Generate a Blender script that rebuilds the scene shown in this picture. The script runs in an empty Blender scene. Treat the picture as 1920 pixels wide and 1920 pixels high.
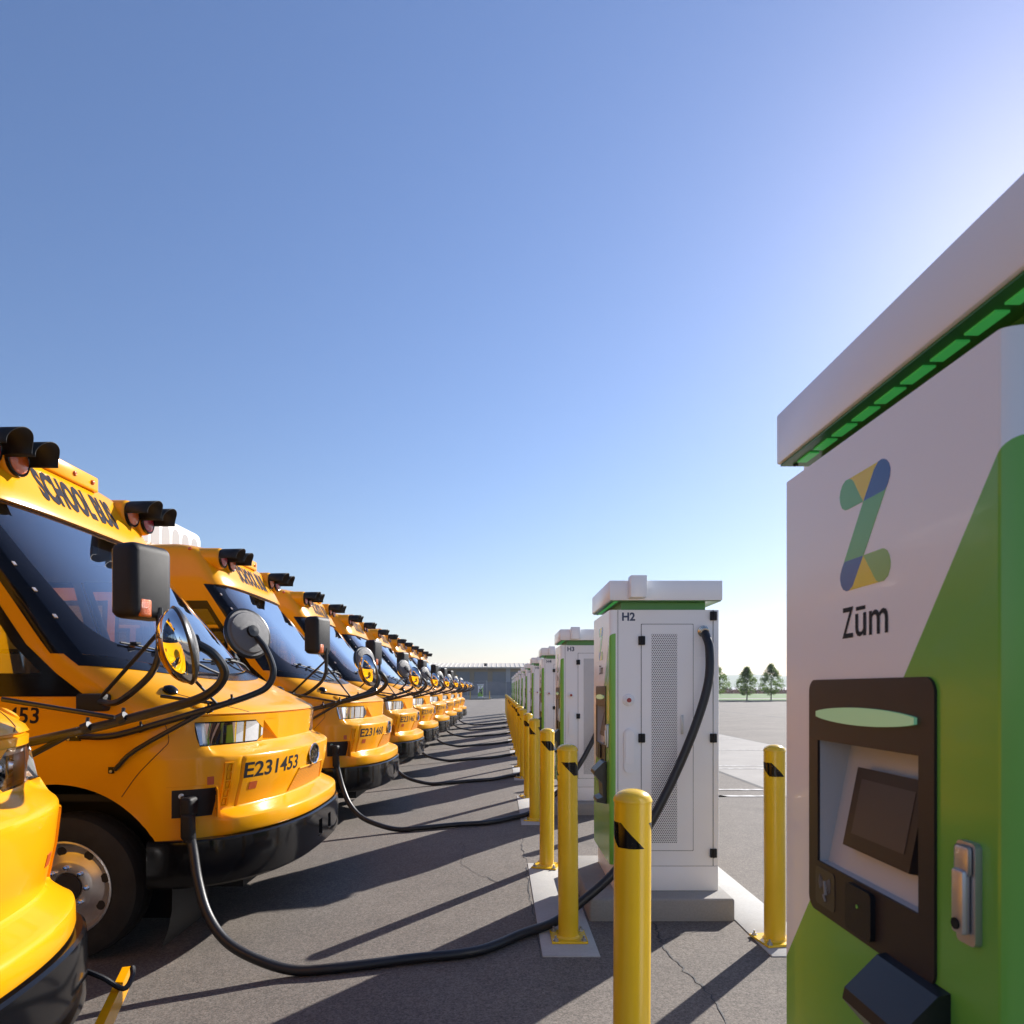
import bpy, bmesh, math, random
from mathutils import Vector, Matrix
random.seed(7)
R = math.radians
sc = bpy.context.scene
col = sc.collection

# ------------------------------------------------------------------ camera, sky, sun, exposure
CAM_H = 1.41
cam_d = bpy.data.cameras.new('camera'); cam = bpy.data.objects.new('camera', cam_d); col.objects.link(cam)
cam.location = (0, 0, CAM_H); cam.rotation_euler = (R(90), 0, 0)
cam_d.sensor_width = 36; cam_d.lens = 24
cam_d.shift_x = (960 - 937) / 1920; cam_d.shift_y = (1292 - 960) / 1920
cam_d.clip_start = 0.05; cam_d.clip_end = 9000
cam_d.dof.use_dof = True; cam_d.dof.focus_distance = 5.2; cam_d.dof.aperture_fstop = 8.0
sc.camera = cam

SUN_AZ, SUN_EL = 40.7, 28.5          # azimuth clockwise from +Y, elevation
world = bpy.data.worlds.new('World'); sc.world = world; world.use_nodes = True
wn = world.node_tree; wn.nodes.clear()
sky = wn.nodes.new('ShaderNodeTexSky'); sky.sky_type = 'NISHITA'; sky.sun_disc = False
sky.sun_elevation = R(SUN_EL); sky.sun_rotation = R(SUN_AZ)
sky.altitude = 0; sky.air_density = 1.4; sky.dust_density = 0.30; sky.ozone_density = 7.0
bg = wn.nodes.new('ShaderNodeBackground'); bg.inputs['Strength'].default_value = 0.073
wo = wn.nodes.new('ShaderNodeOutputWorld')
wb = wn.nodes.new('ShaderNodeVectorMath'); wb.operation = 'MULTIPLY'; wb.inputs[1].default_value = (1.13, 0.955, 1.0)   # white balance of the photograph
wn.links.new(sky.outputs[0], wb.inputs[0]); wn.links.new(wb.outputs[0], bg.inputs[0]); wn.links.new(bg.outputs[0], wo.inputs[0])
sun_d = bpy.data.lights.new('sun', 'SUN'); sun = bpy.data.objects.new('sun', sun_d); col.objects.link(sun)
sun_d.energy = 4.7; sun_d.angle = R(0.53); sun_d.color = (1.0, 0.95, 0.88)
sun_dir = Vector((math.sin(R(SUN_AZ)) * math.cos(R(SUN_EL)), math.cos(R(SUN_AZ)) * math.cos(R(SUN_EL)), math.sin(R(SUN_EL))))
sun.rotation_euler = sun_dir.to_track_quat('Z', 'Y').to_euler(); sun.location = sun_dir * 60
sc.view_settings.view_transform = 'Standard'; sc.view_settings.look = 'None'
sc.view_settings.exposure = 0.95; sc.view_settings.gamma = 1.0; sc.view_settings.use_curve_mapping = False
sc.render.engine = 'CYCLES'
cy = sc.cycles
cy.use_denoising = True; cy.max_bounces = 7; cy.diffuse_bounces = 3; cy.glossy_bounces = 4
cy.transparent_max_bounces = 12; cy.transmission_bounces = 4; cy.caustics_reflective = False; cy.caustics_refractive = False
cy.sample_clamp_indirect = 6.0

# ------------------------------------------------------------------ materials
MATS = {}
def mat(name, color=(0.5, 0.5, 0.5), rough=0.5, metal=0.0, coat=0.0, spec=0.5, noise=None, bump=None, emit=None):
    """noise = (scale, amount, detail): brightness variation; bump = (scale, strength)"""
    m = bpy.data.materials.new(name); m.use_nodes = True
    nt = m.node_tree; b = nt.nodes['Principled BSDF']
    b.inputs['Base Color'].default_value = (*color, 1); b.inputs['Roughness'].default_value = rough
    b.inputs['Metallic'].default_value = metal; b.inputs['Coat Weight'].default_value = coat
    b.inputs['Coat Roughness'].default_value = 0.04; b.inputs['Specular IOR Level'].default_value = spec
    tc = nt.nodes.new('ShaderNodeTexCoord')
    if noise:
        s, a, d = noise
        n = nt.nodes.new('ShaderNodeTexNoise'); n.inputs['Scale'].default_value = s; n.inputs['Detail'].default_value = d
        nt.links.new(tc.outputs['Object'], n.inputs['Vector'])
        mr = nt.nodes.new('ShaderNodeMapRange'); mr.inputs['From Min'].default_value = 0.3; mr.inputs['From Max'].default_value = 0.7
        mr.inputs['To Min'].default_value = 1 - a; mr.inputs['To Max'].default_value = 1 + a
        nt.links.new(n.outputs['Fac'], mr.inputs['Value'])
        mx = nt.nodes.new('ShaderNodeVectorMath'); mx.operation = 'SCALE'; mx.inputs[0].default_value = color
        nt.links.new(mr.outputs[0], mx.inputs['Scale']); nt.links.new(mx.outputs[0], b.inputs['Base Color'])
    if bump:
        s, st = bump
        n2 = nt.nodes.new('ShaderNodeTexNoise'); n2.inputs['Scale'].default_value = s; n2.inputs['Detail'].default_value = 3
        nt.links.new(tc.outputs['Object'], n2.inputs['Vector'])
        bp = nt.nodes.new('ShaderNodeBump'); bp.inputs['Strength'].default_value = st; bp.inputs['Distance'].default_value = 0.01
        nt.links.new(n2.outputs['Fac'], bp.inputs['Height']); nt.links.new(bp.outputs[0], b.inputs['Normal'])
    if emit:
        b.inputs['Emission Color'].default_value = (*emit[0], 1); b.inputs['Emission Strength'].default_value = emit[1]
    MATS[name] = m
    return m

YEL = mat('bus_yellow_paint', (0.80, 0.345, 0.002), 0.24, coat=0.2, spec=0.22, noise=(1.6, 0.05, 4))
BLACKG = mat('black_gloss', (0.005, 0.005, 0.006), 0.12, spec=0.25)
BLACKM = mat('black_matte', (0.009, 0.009, 0.011), 0.5, spec=0.3, bump=(420, 0.25))
BLACKT = mat('black_tube', (0.010, 0.010, 0.011), 0.32)
RUBBER = mat('tyre_rubber', (0.022, 0.021, 0.020), 0.8, noise=(9, 0.3, 4), bump=(60, 0.15))
CHROME = mat('chrome', (0.75, 0.75, 0.77), 0.08, metal=1.0)
ALU = mat('polished_aluminium', (0.72, 0.72, 0.73), 0.33, metal=0.75, noise=(14, 0.1, 4))
LAMPIN = mat('lamp_reflector', (0.55, 0.55, 0.57), 0.30, metal=1.0)
MIRROR = mat('mirror_glass', (0.88, 0.88, 0.88), 0.015, metal=1.0)
MIRBACK = mat('mirror_back_plastic', (0.13, 0.13, 0.135), 0.55, bump=(500, 0.5))
AMBER = mat('amber_lens', (0.62, 0.12, 0.008), 0.12, coat=0.5, bump=(160, 0.6))
REDL = mat('red_lens', (0.42, 0.012, 0.03), 0.12, coat=0.5, bump=(160, 0.6))
REFLECT = mat('orange_reflector', (0.45, 0.075, 0.01), 0.35, bump=(300, 0.3))
DECAL = mat('black_vinyl_lettering', (0.010, 0.010, 0.013), 0.6, spec=0.2)
SIGNINK = mat('dark_sign_lettering', (0.022, 0.022, 0.032), 0.8, spec=0.1)
LINING = mat('interior_lining', (0.62, 0.63, 0.65), 0.7)
DASH = mat('dashboard_plastic', (0.018, 0.018, 0.02), 0.6)
SEATM = mat('seat_vinyl', (0.09, 0.11, 0.15), 0.55, noise=(8, 0.12, 3))
WHITEP = mat('white_gloss_panel', (0.86, 0.86, 0.87), 0.28, coat=0.12)
WHITEC = mat('white_powder_coat', (0.83, 0.82, 0.82), 0.42, noise=(2.2, 0.03, 4), bump=(700, 0.03))
GREENP = mat('green_gloss_panel', (0.165, 0.44, 0.060), 0.26, coat=0.12)
GREENN = mat('green_neck', (0.09, 0.30, 0.07), 0.35)
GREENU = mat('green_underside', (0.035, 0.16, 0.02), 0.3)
LED = mat('green_light_strip', (0.10, 0.5, 0.12), 0.4, emit=((0.08, 0.75, 0.15), 0.10))
BEZEL = mat('dark_bezel', (0.028, 0.021, 0.020), 0.42, spec=0.3)
TRAY = mat('grey_recess_tray', (0.52, 0.51, 0.50), 0.4)
SCREENF = mat('display_bezel', (0.020, 0.015, 0.014), 0.42, spec=0.3)
SCREEN = mat('dark_display_glass', (0.055, 0.048, 0.047), 0.38, spec=0.3)
LIGHTBAR = mat('status_light_lens', (0.42, 0.56, 0.40), 0.25, emit=((0.2, 0.8, 0.35), 0.08))
HOLST = mat('holster_plastic', (0.009, 0.009, 0.012), 0.42)
METAL = mat('brushed_metal', (0.50, 0.50, 0.51), 0.42, metal=0.85)
NICKEL = mat('nickel_gland', (0.62, 0.59, 0.52), 0.25, metal=1.0)
SEAM = mat('dark_seam', (0.03, 0.03, 0.035), 0.7)
BLUE_INK = mat('dark_blue_lettering', (0.045, 0.06, 0.12), 0.45)
LOGO_BLUE = mat('logo_blue', (0.06, 0.13, 0.34), 0.25)
LOGO_YEL = mat('logo_yellow', (0.78, 0.62, 0.02), 0.25)
LOGO_GRN = mat('logo_green', (0.17, 0.48, 0.17), 0.25)
LOGO_LGRN = mat('logo_light_green', (0.28, 0.50, 0.13), 0.25)
REDBTN = mat('red_button', (0.30, 0.012, 0.014), 0.35)
WHITEPL = mat('white_plastic', (0.80, 0.80, 0.81), 0.35)
BOLY = mat('bollard_yellow', (0.76, 0.48, 0.014), 0.25, coat=0.2, noise=(5, 0.05, 4))
CABLE = mat('cable_jacket', (0.012, 0.012, 0.014), 0.42, bump=(90, 0.06))
GALV = mat('galvanised_bolt', (0.45, 0.45, 0.46), 0.4, metal=1.0)
ACW = mat('white_fibreglass', (0.75, 0.75, 0.76), 0.4)
ACD = mat('grey_vent', (0.25, 0.25, 0.26), 0.6)

def concrete_mat(name, base, seed):
    m = mat(name, base, 0.85)
    nt = m.node_tree; b = nt.nodes['Principled BSDF']; tc = nt.nodes.new('ShaderNodeTexCoord')
    n1 = nt.nodes.new('ShaderNodeTexNoise'); n1.inputs['Scale'].default_value = 1.3; n1.inputs['Detail'].default_value = 8; n1.inputs['Roughness'].default_value = 0.65
    n2 = nt.nodes.new('ShaderNodeTexNoise'); n2.inputs['Scale'].default_value = 90; n2.inputs['Detail'].default_value = 3
    for n in (n1, n2): nt.links.new(tc.outputs['Object'], n.inputs['Vector'])
    ad = nt.nodes.new('ShaderNodeMath'); ad.operation = 'MULTIPLY_ADD'; ad.inputs[1].default_value = 0.5; nt.links.new(n2.outputs['Fac'], ad.inputs[0]); nt.links.new(n1.outputs['Fac'], ad.inputs[2])
    mr = nt.nodes.new('ShaderNodeMapRange'); mr.inputs['From Min'].default_value = 0.5; mr.inputs['From Max'].default_value = 1.0; mr.inputs['To Min'].default_value = 0.82; mr.inputs['To Max'].default_value = 1.14
    nt.links.new(ad.outputs[0], mr.inputs['Value'])
    mx = nt.nodes.new('ShaderNodeVectorMath'); mx.operation = 'SCALE'; mx.inputs[0].default_value = base; nt.links.new(mr.outputs[0], mx.inputs['Scale']); nt.links.new(mx.outputs[0], b.inputs['Base Color'])
    bp = nt.nodes.new('ShaderNodeBump'); bp.inputs['Strength'].default_value = 0.25; bp.inputs['Distance'].default_value = 0.004
    nt.links.new(n2.outputs['Fac'], bp.inputs['Height']); nt.links.new(bp.outputs[0], b.inputs['Normal'])
    return m
CONC = concrete_mat('pad_concrete', (0.40, 0.39, 0.37), 1)
CONCB = concrete_mat('drive_concrete', (0.27, 0.25, 0.23), 2)
CONCD = concrete_mat('dark_concrete', (0.27, 0.255, 0.235), 3)  # darker base tone than the pad concrete, for the plinth blocks

def asphalt_mat():
    m = mat('asphalt', (0.13, 0.12, 0.115), 0.88); nt = m.node_tree; b = nt.nodes['Principled BSDF']
    g = nt.nodes.new('ShaderNodeNewGeometry')
    def noise(s, d, r=0.5):
        n = nt.nodes.new('ShaderNodeTexNoise'); n.inputs['Scale'].default_value = s; n.inputs['Detail'].default_value = d; n.inputs['Roughness'].default_value = r
        nt.links.new(g.outputs['Position'], n.inputs['Vector']); return n.outputs['Fac']
    def mrange(x, a, b_, c, d):
        q = nt.nodes.new('ShaderNodeMapRange'); q.inputs['From Min'].default_value = a; q.inputs['From Max'].default_value = b_; q.inputs['To Min'].default_value = c; q.inputs['To Max'].default_value = d
        nt.links.new(x, q.inputs['Value']); return q.outputs[0]
    def mul(a, b_):
        q = nt.nodes.new('ShaderNodeMath'); q.operation = 'MULTIPLY'; nt.links.new(a, q.inputs[0]); nt.links.new(b_, q.inputs[1]); return q.outputs[0]
    v = nt.nodes.new('ShaderNodeTexVoronoi'); v.inputs['Scale'].default_value = 150; nt.links.new(g.outputs['Position'], v.inputs['Vector'])
    vc = nt.nodes.new('ShaderNodeSeparateColor'); nt.links.new(v.outputs['Color'], vc.inputs[0])
    agg = mrange(vc.outputs[0], 0, 1, 0.62, 1.42)
    fac = mul(agg, mrange(noise(0.55, 6, 0.6), 0.3, 0.7, 0.86, 1.14))
    fac = mul(fac, mrange(noise(5.0, 5, 0.6), 0.3, 0.7, 0.92, 1.08))
    fac = mul(fac, mrange(noise(40, 3), 0.3, 0.75, 0.85, 1.15))
    # dark oil blotches
    fac = mul(fac, mrange(noise(0.9, 2), 0.60, 0.74, 1.0, 0.72))
    mx = nt.nodes.new('ShaderNodeVectorMath'); mx.operation = 'SCALE'; mx.inputs[0].default_value = (0.138, 0.118, 0.101); nt.links.new(fac, mx.inputs['Scale']); nt.links.new(mx.outputs[0], b.inputs['Base Color'])
    bp = nt.nodes.new('ShaderNodeBump'); bp.inputs['Strength'].default_value = 0.5; bp.inputs['Distance'].default_value = 0.004
    nt.links.new(agg, bp.inputs['Height']); nt.links.new(bp.outputs[0], b.inputs['Normal'])
    return m
ASPH = asphalt_mat()

def paint_line_mat():
    m = mat('worn_white_paint', (0.6, 0.6, 0.58), 0.8); nt = m.node_tree; b = nt.nodes['Principled BSDF']
    g = nt.nodes.new('ShaderNodeNewGeometry'); n = nt.nodes.new('ShaderNodeTexNoise'); n.inputs['Scale'].default_value = 9; n.inputs['Detail'].default_value = 6
    nt.links.new(g.outputs['Position'], n.inputs['Vector'])
    cr = nt.nodes.new('ShaderNodeValToRGB'); cr.color_ramp.elements[0].position = 0.42; cr.color_ramp.elements[0].color = (0.27, 0.25, 0.235, 1)
    cr.color_ramp.elements[1].position = 0.58; cr.color_ramp.elements[1].color = (0.55, 0.54, 0.52, 1)
    nt.links.new(n.outputs['Fac'], cr.inputs[0]); nt.links.new(cr.outputs[0], b.inputs['Base Color'])
    return m
PAINT = paint_line_mat()

def glass_mat(name, tint, refl=1.0, frit=None):
    """thin pane: fresnel reflection over tinted see-through; frit = rounded black print border in UV metres"""
    m = bpy.data.materials.new(name); m.use_nodes = True; nt = m.node_tree; nt.nodes.clear()
    out = nt.nodes.new('ShaderNodeOutputMaterial'); tr = nt.nodes.new('ShaderNodeBsdfTransparent'); tr.inputs[0].default_value = (*tint, 1)
    gl = nt.nodes.new('ShaderNodeBsdfGlossy'); gl.inputs['Roughness'].default_value = 0.02; gl.inputs[0].default_value = (1, 1, 1, 1)
    fr = nt.nodes.new('ShaderNodeFresnel'); fr.inputs[0].default_value = 1.62
    ml = nt.nodes.new('ShaderNodeMath'); ml.operation = 'MULTIPLY'; ml.inputs[1].default_value = refl; ml.use_clamp = True; nt.links.new(fr.outputs[0], ml.inputs[0])
    mx = nt.nodes.new('ShaderNodeMixShader'); nt.links.new(ml.outputs[0], mx.inputs[0]); nt.links.new(tr.outputs[0], mx.inputs[1]); nt.links.new(gl.outputs[0], mx.inputs[2])
    res = mx.outputs[0]
    if frit:
        cx, cyy, hx, hy, rad = frit
        uv = nt.nodes.new('ShaderNodeUVMap'); sp = nt.nodes.new('ShaderNodeSeparateXYZ'); nt.links.new(uv.outputs[0], sp.inputs[0])
        def M(op, a, b=None):
            q = nt.nodes.new('ShaderNodeMath'); q.operation = op
            for i, w in enumerate((a, b)):
                if w is None: continue
                if isinstance(w, (int, float)): q.inputs[i].default_value = w
                else: nt.links.new(w, q.inputs[i])
            return q.outputs[0]
        dx = M('MAXIMUM', M('SUBTRACT', M('ABSOLUTE', M('SUBTRACT', sp.outputs[0], cx)), hx - rad), 0.0)
        dy = M('MAXIMUM', M('SUBTRACT', M('ABSOLUTE', M('SUBTRACT', sp.outputs[1], cyy)), hy - rad), 0.0)
        dd = M('SQRT', M('ADD', M('MULTIPLY', dx, dx), M('MULTIPLY', dy, dy)))
        msk = M('GREATER_THAN', dd, rad)
        pb = nt.nodes.new('ShaderNodeBsdfPrincipled'); pb.inputs['Base Color'].default_value = (0.008, 0.009, 0.014, 1); pb.inputs['Roughness'].default_value = 0.06
        m2 = nt.nodes.new('ShaderNodeMixShader'); nt.links.new(msk, m2.inputs[0]); nt.links.new(res, m2.inputs[1]); nt.links.new(pb.outputs[0], m2.inputs[2]); res = m2.outputs[0]
    nt.links.new(res, out.inputs[0]); MATS[name] = m
    return m
GLASS = glass_mat('side_window_glass', (0.74, 0.76, 0.78), 1.0)
LENSG = glass_mat('clear_lens', (0.93, 0.93, 0.94), 1.0)
WSG = glass_mat('windshield_glass', (0.76, 0.80, 0.82), 2.6, frit=(0.0, 2.175, 1.02, 0.465, 0.15))

def perforated_mat(name, base, hole, sx, sz, r, au, av, bands=True):
    """sheet metal with rows of punched holes; au, av = object axes used"""
    m = mat(name, base, 0.45); nt = m.node_tree; b = nt.nodes['Principled BSDF']
    tc = nt.nodes.new('ShaderNodeTexCoord'); sp = nt.nodes.new('ShaderNodeSeparateXYZ'); nt.links.new(tc.outputs['Object'], sp.inputs[0])
    def M(op, a, b_=None, c=None):
        q = nt.nodes.new('ShaderNodeMath'); q.operation = op
        for i, w in enumerate((a, b_, c)):
            if w is None: continue
            if isinstance(w, (int, float)): q.inputs[i].default_value = w
            else: nt.links.new(w, q.inputs[i])
        return q.outputs[0]
    U = M('DIVIDE', sp.outputs[au], sx); V = M('DIVIDE', sp.outputs[av], sz)
    row = M('FLOOR', V); odd = M('MODULO', M('ABSOLUTE', row), 2.0)
    fu = M('SUBTRACT', M('FRACT', M('ADD', U, M('MULTIPLY', odd, 0.5))), 0.5); fv = M('SUBTRACT', M('FRACT', V), 0.5)
    du = M('MULTIPLY', fu, sx); dv = M('MULTIPLY', fv, sz)
    d = M('SQRT', M('ADD', M('MULTIPLY', du, du), M('MULTIPLY', dv, dv)))
    msk = M('LESS_THAN', d, r)
    if bands:  # every fourth row is left solid
        msk = M('MULTIPLY', msk, M('GREATER_THAN', M('MODULO', M('ABSOLUTE', row), 3.0), 0.5))
    mx = nt.nodes.new('ShaderNodeMix'); mx.data_type = 'RGBA'; nt.links.new(msk, mx.inputs['Factor'])
    mx.inputs[6].default_value = (*base, 1); mx.inputs[7].default_value = (*hole, 1); nt.links.new(mx.outputs[2], b.inputs['Base Color'])
    return m
PERF = perforated_mat('perforated_sheet', (0.80, 0.79, 0.79), (0.03, 0.03, 0.035), 0.0125, 0.0108, 0.0039, 0, 2, bands=False)
GRILLE = perforated_mat('perforated_yellow_grille', (0.72, 0.29, 0.01), (0.30, 0.11, 0.004), 0.012, 0.011, 0.0042, 1, 2, bands=False)

# ------------------------------------------------------------------ mesh helpers
class MB:
    def __init__(s): s.v = []; s.f = []; s.m = []
    def add(s, verts, faces, mi=0):
        o = len(s.v); s.v += [tuple(p) for p in verts]
        for f in faces: s.f.append(tuple(i + o for i in f)); s.m.append(mi)
        return s
    def box(s, x0, x1, y0, y1, z0, z1, mi=0):
        return s.add([(x0,y0,z0),(x1,y0,z0),(x1,y1,z0),(x0,y1,z0),(x0,y0,z1),(x1,y0,z1),(x1,y1,z1),(x0,y1,z1)],
                     [(0,3,2,1),(4,5,6,7),(0,1,5,4),(1,2,6,5),(2,3,7,6),(3,0,4,7)], mi)
    def bevbox(s, x0, x1, y0, y1, z0, z1, r, seg=2, mi=0):
        bm = bmesh.new(); bmesh.ops.create_cube(bm, size=1)
        for v in bm.verts: v.co = Vector(((x0+x1)/2 + v.co.x*(x1-x0), (y0+y1)/2 + v.co.y*(y1-y0), (z0+z1)/2 + v.co.z*(z1-z0)))
        bmesh.ops.bevel(bm, geom=bm.edges[:], offset=r, segments=seg, affect='EDGES', profile=0.5)
        bm.verts.index_update()
        s.add([v.co[:] for v in bm.verts], [tuple(v.index for v in f.verts) for f in bm.faces], mi); bm.free(); return s
    def lathe(s, prof, M, n=32, mi=0, a0=0.0, a1=2*math.pi):
        """prof = [(radius, height)] around +Z of matrix M"""
        full = abs(a1 - a0 - 2*math.pi) < 1e-6; k = n if full else n + 1; vs = []
        for r, h in prof:
            for i in range(k):
                a = a0 + (a1 - a0) * i / n; vs.append(M @ Vector((r*math.cos(a), r*math.sin(a), h)))
        fs = []
        for j in range(len(prof)-1):
            for i in range(n):
                i2 = (i+1) % k if full else i+1
                fs.append((j*k+i, j*k+i2, (j+1)*k+i2, (j+1)*k+i))
        return s.add(vs, fs, mi)
    def tube(s, pts, r, n=10, cap=True, mi=0, rs=None):
        pts = [Vector(p) for p in pts]; N = len(pts); vs = []; up = Vector((0.123, 0.241, 0.963)); prev = None
        for i, p in enumerate(pts):
            t = (pts[min(i+1, N-1)] - pts[max(i-1, 0)]).normalized()
            x = prev - t * prev.dot(t) if prev else t.cross(up)
            if x.length < 1e-6: x = t.cross(Vector((1, 0, 0)))
            x.normalize(); prev = x; y = t.cross(x); rr = rs[i] if rs else r
            for k in range(n):
                a = 2*math.pi*k/n; vs.append(p + x*rr*math.cos(a) + y*rr*math.sin(a))
        fs = [(i*n+k, i*n+(k+1) % n, (i+1)*n+(k+1) % n, (i+1)*n+k) for i in range(N-1) for k in range(n)]
        if cap: fs += [tuple(reversed(range(n))), tuple((N-1)*n+k for k in range(n))]
        return s.add(vs, fs, mi)
    def build(s, name, mats, parent=None, smooth=True, angle=32, loc=None):
        me = bpy.data.meshes.new(name); me.from_pydata([tuple(p) for p in s.v], [], s.f)
        for m in (mats if isinstance(mats, (list, tuple)) else [mats]): me.materials.append(m)
        if any(s.m): me.polygons.foreach_set('material_index', s.m)
        if smooth:
            me.polygons.foreach_set('use_smooth', [True]*len(me.polygons)); me.set_sharp_from_angle(angle=R(angle))
        me.update()
        return link(name, me, parent, loc)
def link(name, me, parent=None, loc=None):
    o = bpy.data.objects.new(name, me); col.objects.link(o)
    if parent: o.parent = parent
    if loc: o.location = loc
    return o
def empty(name, loc, rz=0.0):
    o = bpy.data.objects.new(name, None); col.objects.link(o); o.location = loc; o.rotation_euler = (0, 0, rz); o.empty_display_size = 0.2
    return o
def tag(o, label=None, cat=None, group=None, kind=None):
    if label: o['label'] = label
    if cat: o['category'] = cat
    if group: o['group'] = group
    if kind: o['kind'] = kind
    return o
def kids(o): return list(o.children)
def copy_tree(o, parent=None):
    c = o.copy(); col.objects.link(c); c.parent = parent
    for ch in kids(o): copy_tree(ch, c)
    return c
def smooth_path(pts, n=8):
    """Catmull-Rom through pts"""
    P = [Vector(p) for p in pts]; P = [P[0]*2 - P[1]] + P + [P[-1]*2 - P[-2]]; out = []
    for i in range(1, len(P)-2):
        for k in range(n):
            t = k/n; a, b, c, d = P[i-1], P[i], P[i+1], P[i+2]
            out.append(0.5*((2*b) + (c-a)*t + (2*a-5*b+4*c-d)*t*t + (3*b-a-3*c+d)*t**3))
    out.append(P[-2]); return out
def axis_m(loc, axis, roll=0.0):
    q = Vector(axis).normalized().to_track_quat('Z', 'Y')
    return Matrix.Translation(Vector(loc)) @ q.to_matrix().to_4x4() @ Matrix.Rotation(roll, 4, 'Z')
def text_geo(body, size, offset=0.0, sx=1.0, spacing=1.0, extrude=0.0):
    cu = bpy.data.curves.new('lettering', 'FONT'); cu.body = body; cu.size = size; cu.offset = offset; cu.space_character = spacing; cu.resolution_u = 3; cu.extrude = extrude
    ob = bpy.data.objects.new('lettering', cu); col.objects.link(ob); bpy.context.view_layer.update()
    me = bpy.data.meshes.new_from_object(ob.evaluated_get(bpy.context.evaluated_depsgraph_get()))
    vs = [(v.co.x*sx, v.co.y, v.co.z) for v in me.vertices]; fs = [tuple(p.vertices) for p in me.polygons]
    bpy.data.objects.remove(ob); bpy.data.curves.remove(cu); bpy.data.meshes.remove(me)
    x0 = min(v[0] for v in vs); y0 = min(v[1] for v in vs); x1 = max(v[0] for v in vs); y1 = max(v[1] for v in vs)
    return [(v[0]-x0, v[1]-y0, v[2]) for v in vs], fs, x1-x0, y1-y0

def gz(x):
    """the lot falls gently from the charger island towards the buses"""
    return 0.0 if x >= 0.2 else (-0.16 if x <= -2.3 else -0.064*(0.2 - x))

# ------------------------------------------------------------------ the setting
def sheet(name, xs, ys, zf, m, kind='structure'):
    b = MB(); nx, ny = len(xs), len(ys)
    b.add([(x, y, zf(x, y)) for y in ys for x in xs], [(j*nx+i, j*nx+i+1, (j+1)*nx+i+1, (j+1)*nx+i) for j in range(ny-1) for i in range(nx-1)])
    return tag(b.build(name, m, smooth=False), kind=kind)
sheet('parking_lot', [-80, -2.3, 0.2, 80], [-40, 0, 40, 78, 118], lambda x, y: gz(x), ASPH)
FIELD = mat('dry_field', (0.20, 0.155, 0.115), 0.95, noise=(0.05, 0.3, 6))
GRASS = mat('mown_grass', (0.065, 0.145, 0.016), 0.9, noise=(0.8, 0.25, 5))
HILLM = mat('hill_scrub', (0.075, 0.115, 0.055), 0.95, noise=(0.012, 0.35, 7))
sheet('terrain', [-1900, -80, 80, 2700], [-300, -40, 118, 600, 1600], lambda x, y: -0.45, FIELD)
sheet('concrete_driveway', [3.77, 6.85], [-30, 76], lambda x, y: 0.005, CONCB)
# joints and painted marks
def strip(name, x0, x1, y0, y1, z, m): return sheet(name, [x0, x1], [y0, y1], lambda x, y: z, m)
for y in (12.05, 12.5, 15.7, 19.2, 22.8, 26.4): strip('painted_line', 3.8, 6.8, y-0.05, y+0.05, 0.010, PAINT)
strip('painted_line', 2.62, 3.72, 9.48, 9.60, 0.006, PAINT); strip('painted_line', 2.86, 3.72, 8.92, 9.04, 0.006, PAINT)
b = MB(); b.add([(2.55, 9.6, 0.006), (2.68, 9.6, 0.006), (2.98, 8.92, 0.006), (2.86, 8.92, 0.006)], [(0, 3, 2, 1)]); tag(b.build('painted_line', PAINT, smooth=False), kind='structure')
strip('painted_line', -30, 3, 84.5, 84.9, 0.006, PAINT); strip('painted_line', -30, 3, 96.0, 96.25, 0.006, PAINT)
b = MB(); b.add([(-1.2, 92.6, .006), (-1.0, 92.6, .006), (-0.4, 97.5, .006), (-0.6, 97.5, .006)], [(0, 1, 2, 3)]); tag(b.build('painted_line', PAINT, smooth=False), kind='structure')
strip('asphalt_joint', 13.9, 14.0, -30, 76, 0.004, SEAM); strip('asphalt_joint', 6.86, 6.90, -30, 76, 0.004, SEAM); strip('asphalt_joint', 3.72, 3.76, -30, 76, 0.004, SEAM)
# kerb, grass verge and path beyond the lot
b = MB(); b.box(8, 80, 77.8, 78.1, -0.1, 0.13); tag(b.build('kerb', CONCB, smooth=False), kind='structure')
sheet('grass_verge', [8, 80], [78.1, 102], lambda x, y: 0.10 + (y-78)*0.026, GRASS)
sheet('footpath', [8, 80], [82.5, 84.5], lambda x, y: 0.110 + (y-78)*0.026, CONCB)
# distant hills
def hills(name, y0, dep, x0, x1, hmax, seed):
    rnd = random.Random(seed); b = MB(); nx, ny = 90, 10; ph = [rnd.uniform(0, 6.3) for _ in range(6)]
    vs = []
    for j in range(ny+1):
        for i in range(nx+1):
            x = x0 + (x1-x0)*i/nx; t = j/ny
            h = hmax*(0.68 + 0.17*math.sin(x*0.0031+ph[0]) + 0.10*math.sin(x*0.0083+ph[1]) + 0.05*math.sin(x*0.021+ph[2]) + rnd.uniform(-.03, .03))
            vs.append((x, y0 + dep*t, -0.5 + h*math.sin(min(1, t*1.15)*math.pi/2)**1.3))
    b.add(vs, [(j*(nx+1)+i, j*(nx+1)+i+1, (j+1)*(nx+1)+i+1, (j+1)*(nx+1)+i) for j in range(ny) for i in range(nx)])
    return tag(b.build(name, HILLM, angle=80), kind='structure')
hills('hills', 1150, 420, -1800, 2600, 41, 3)

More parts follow.
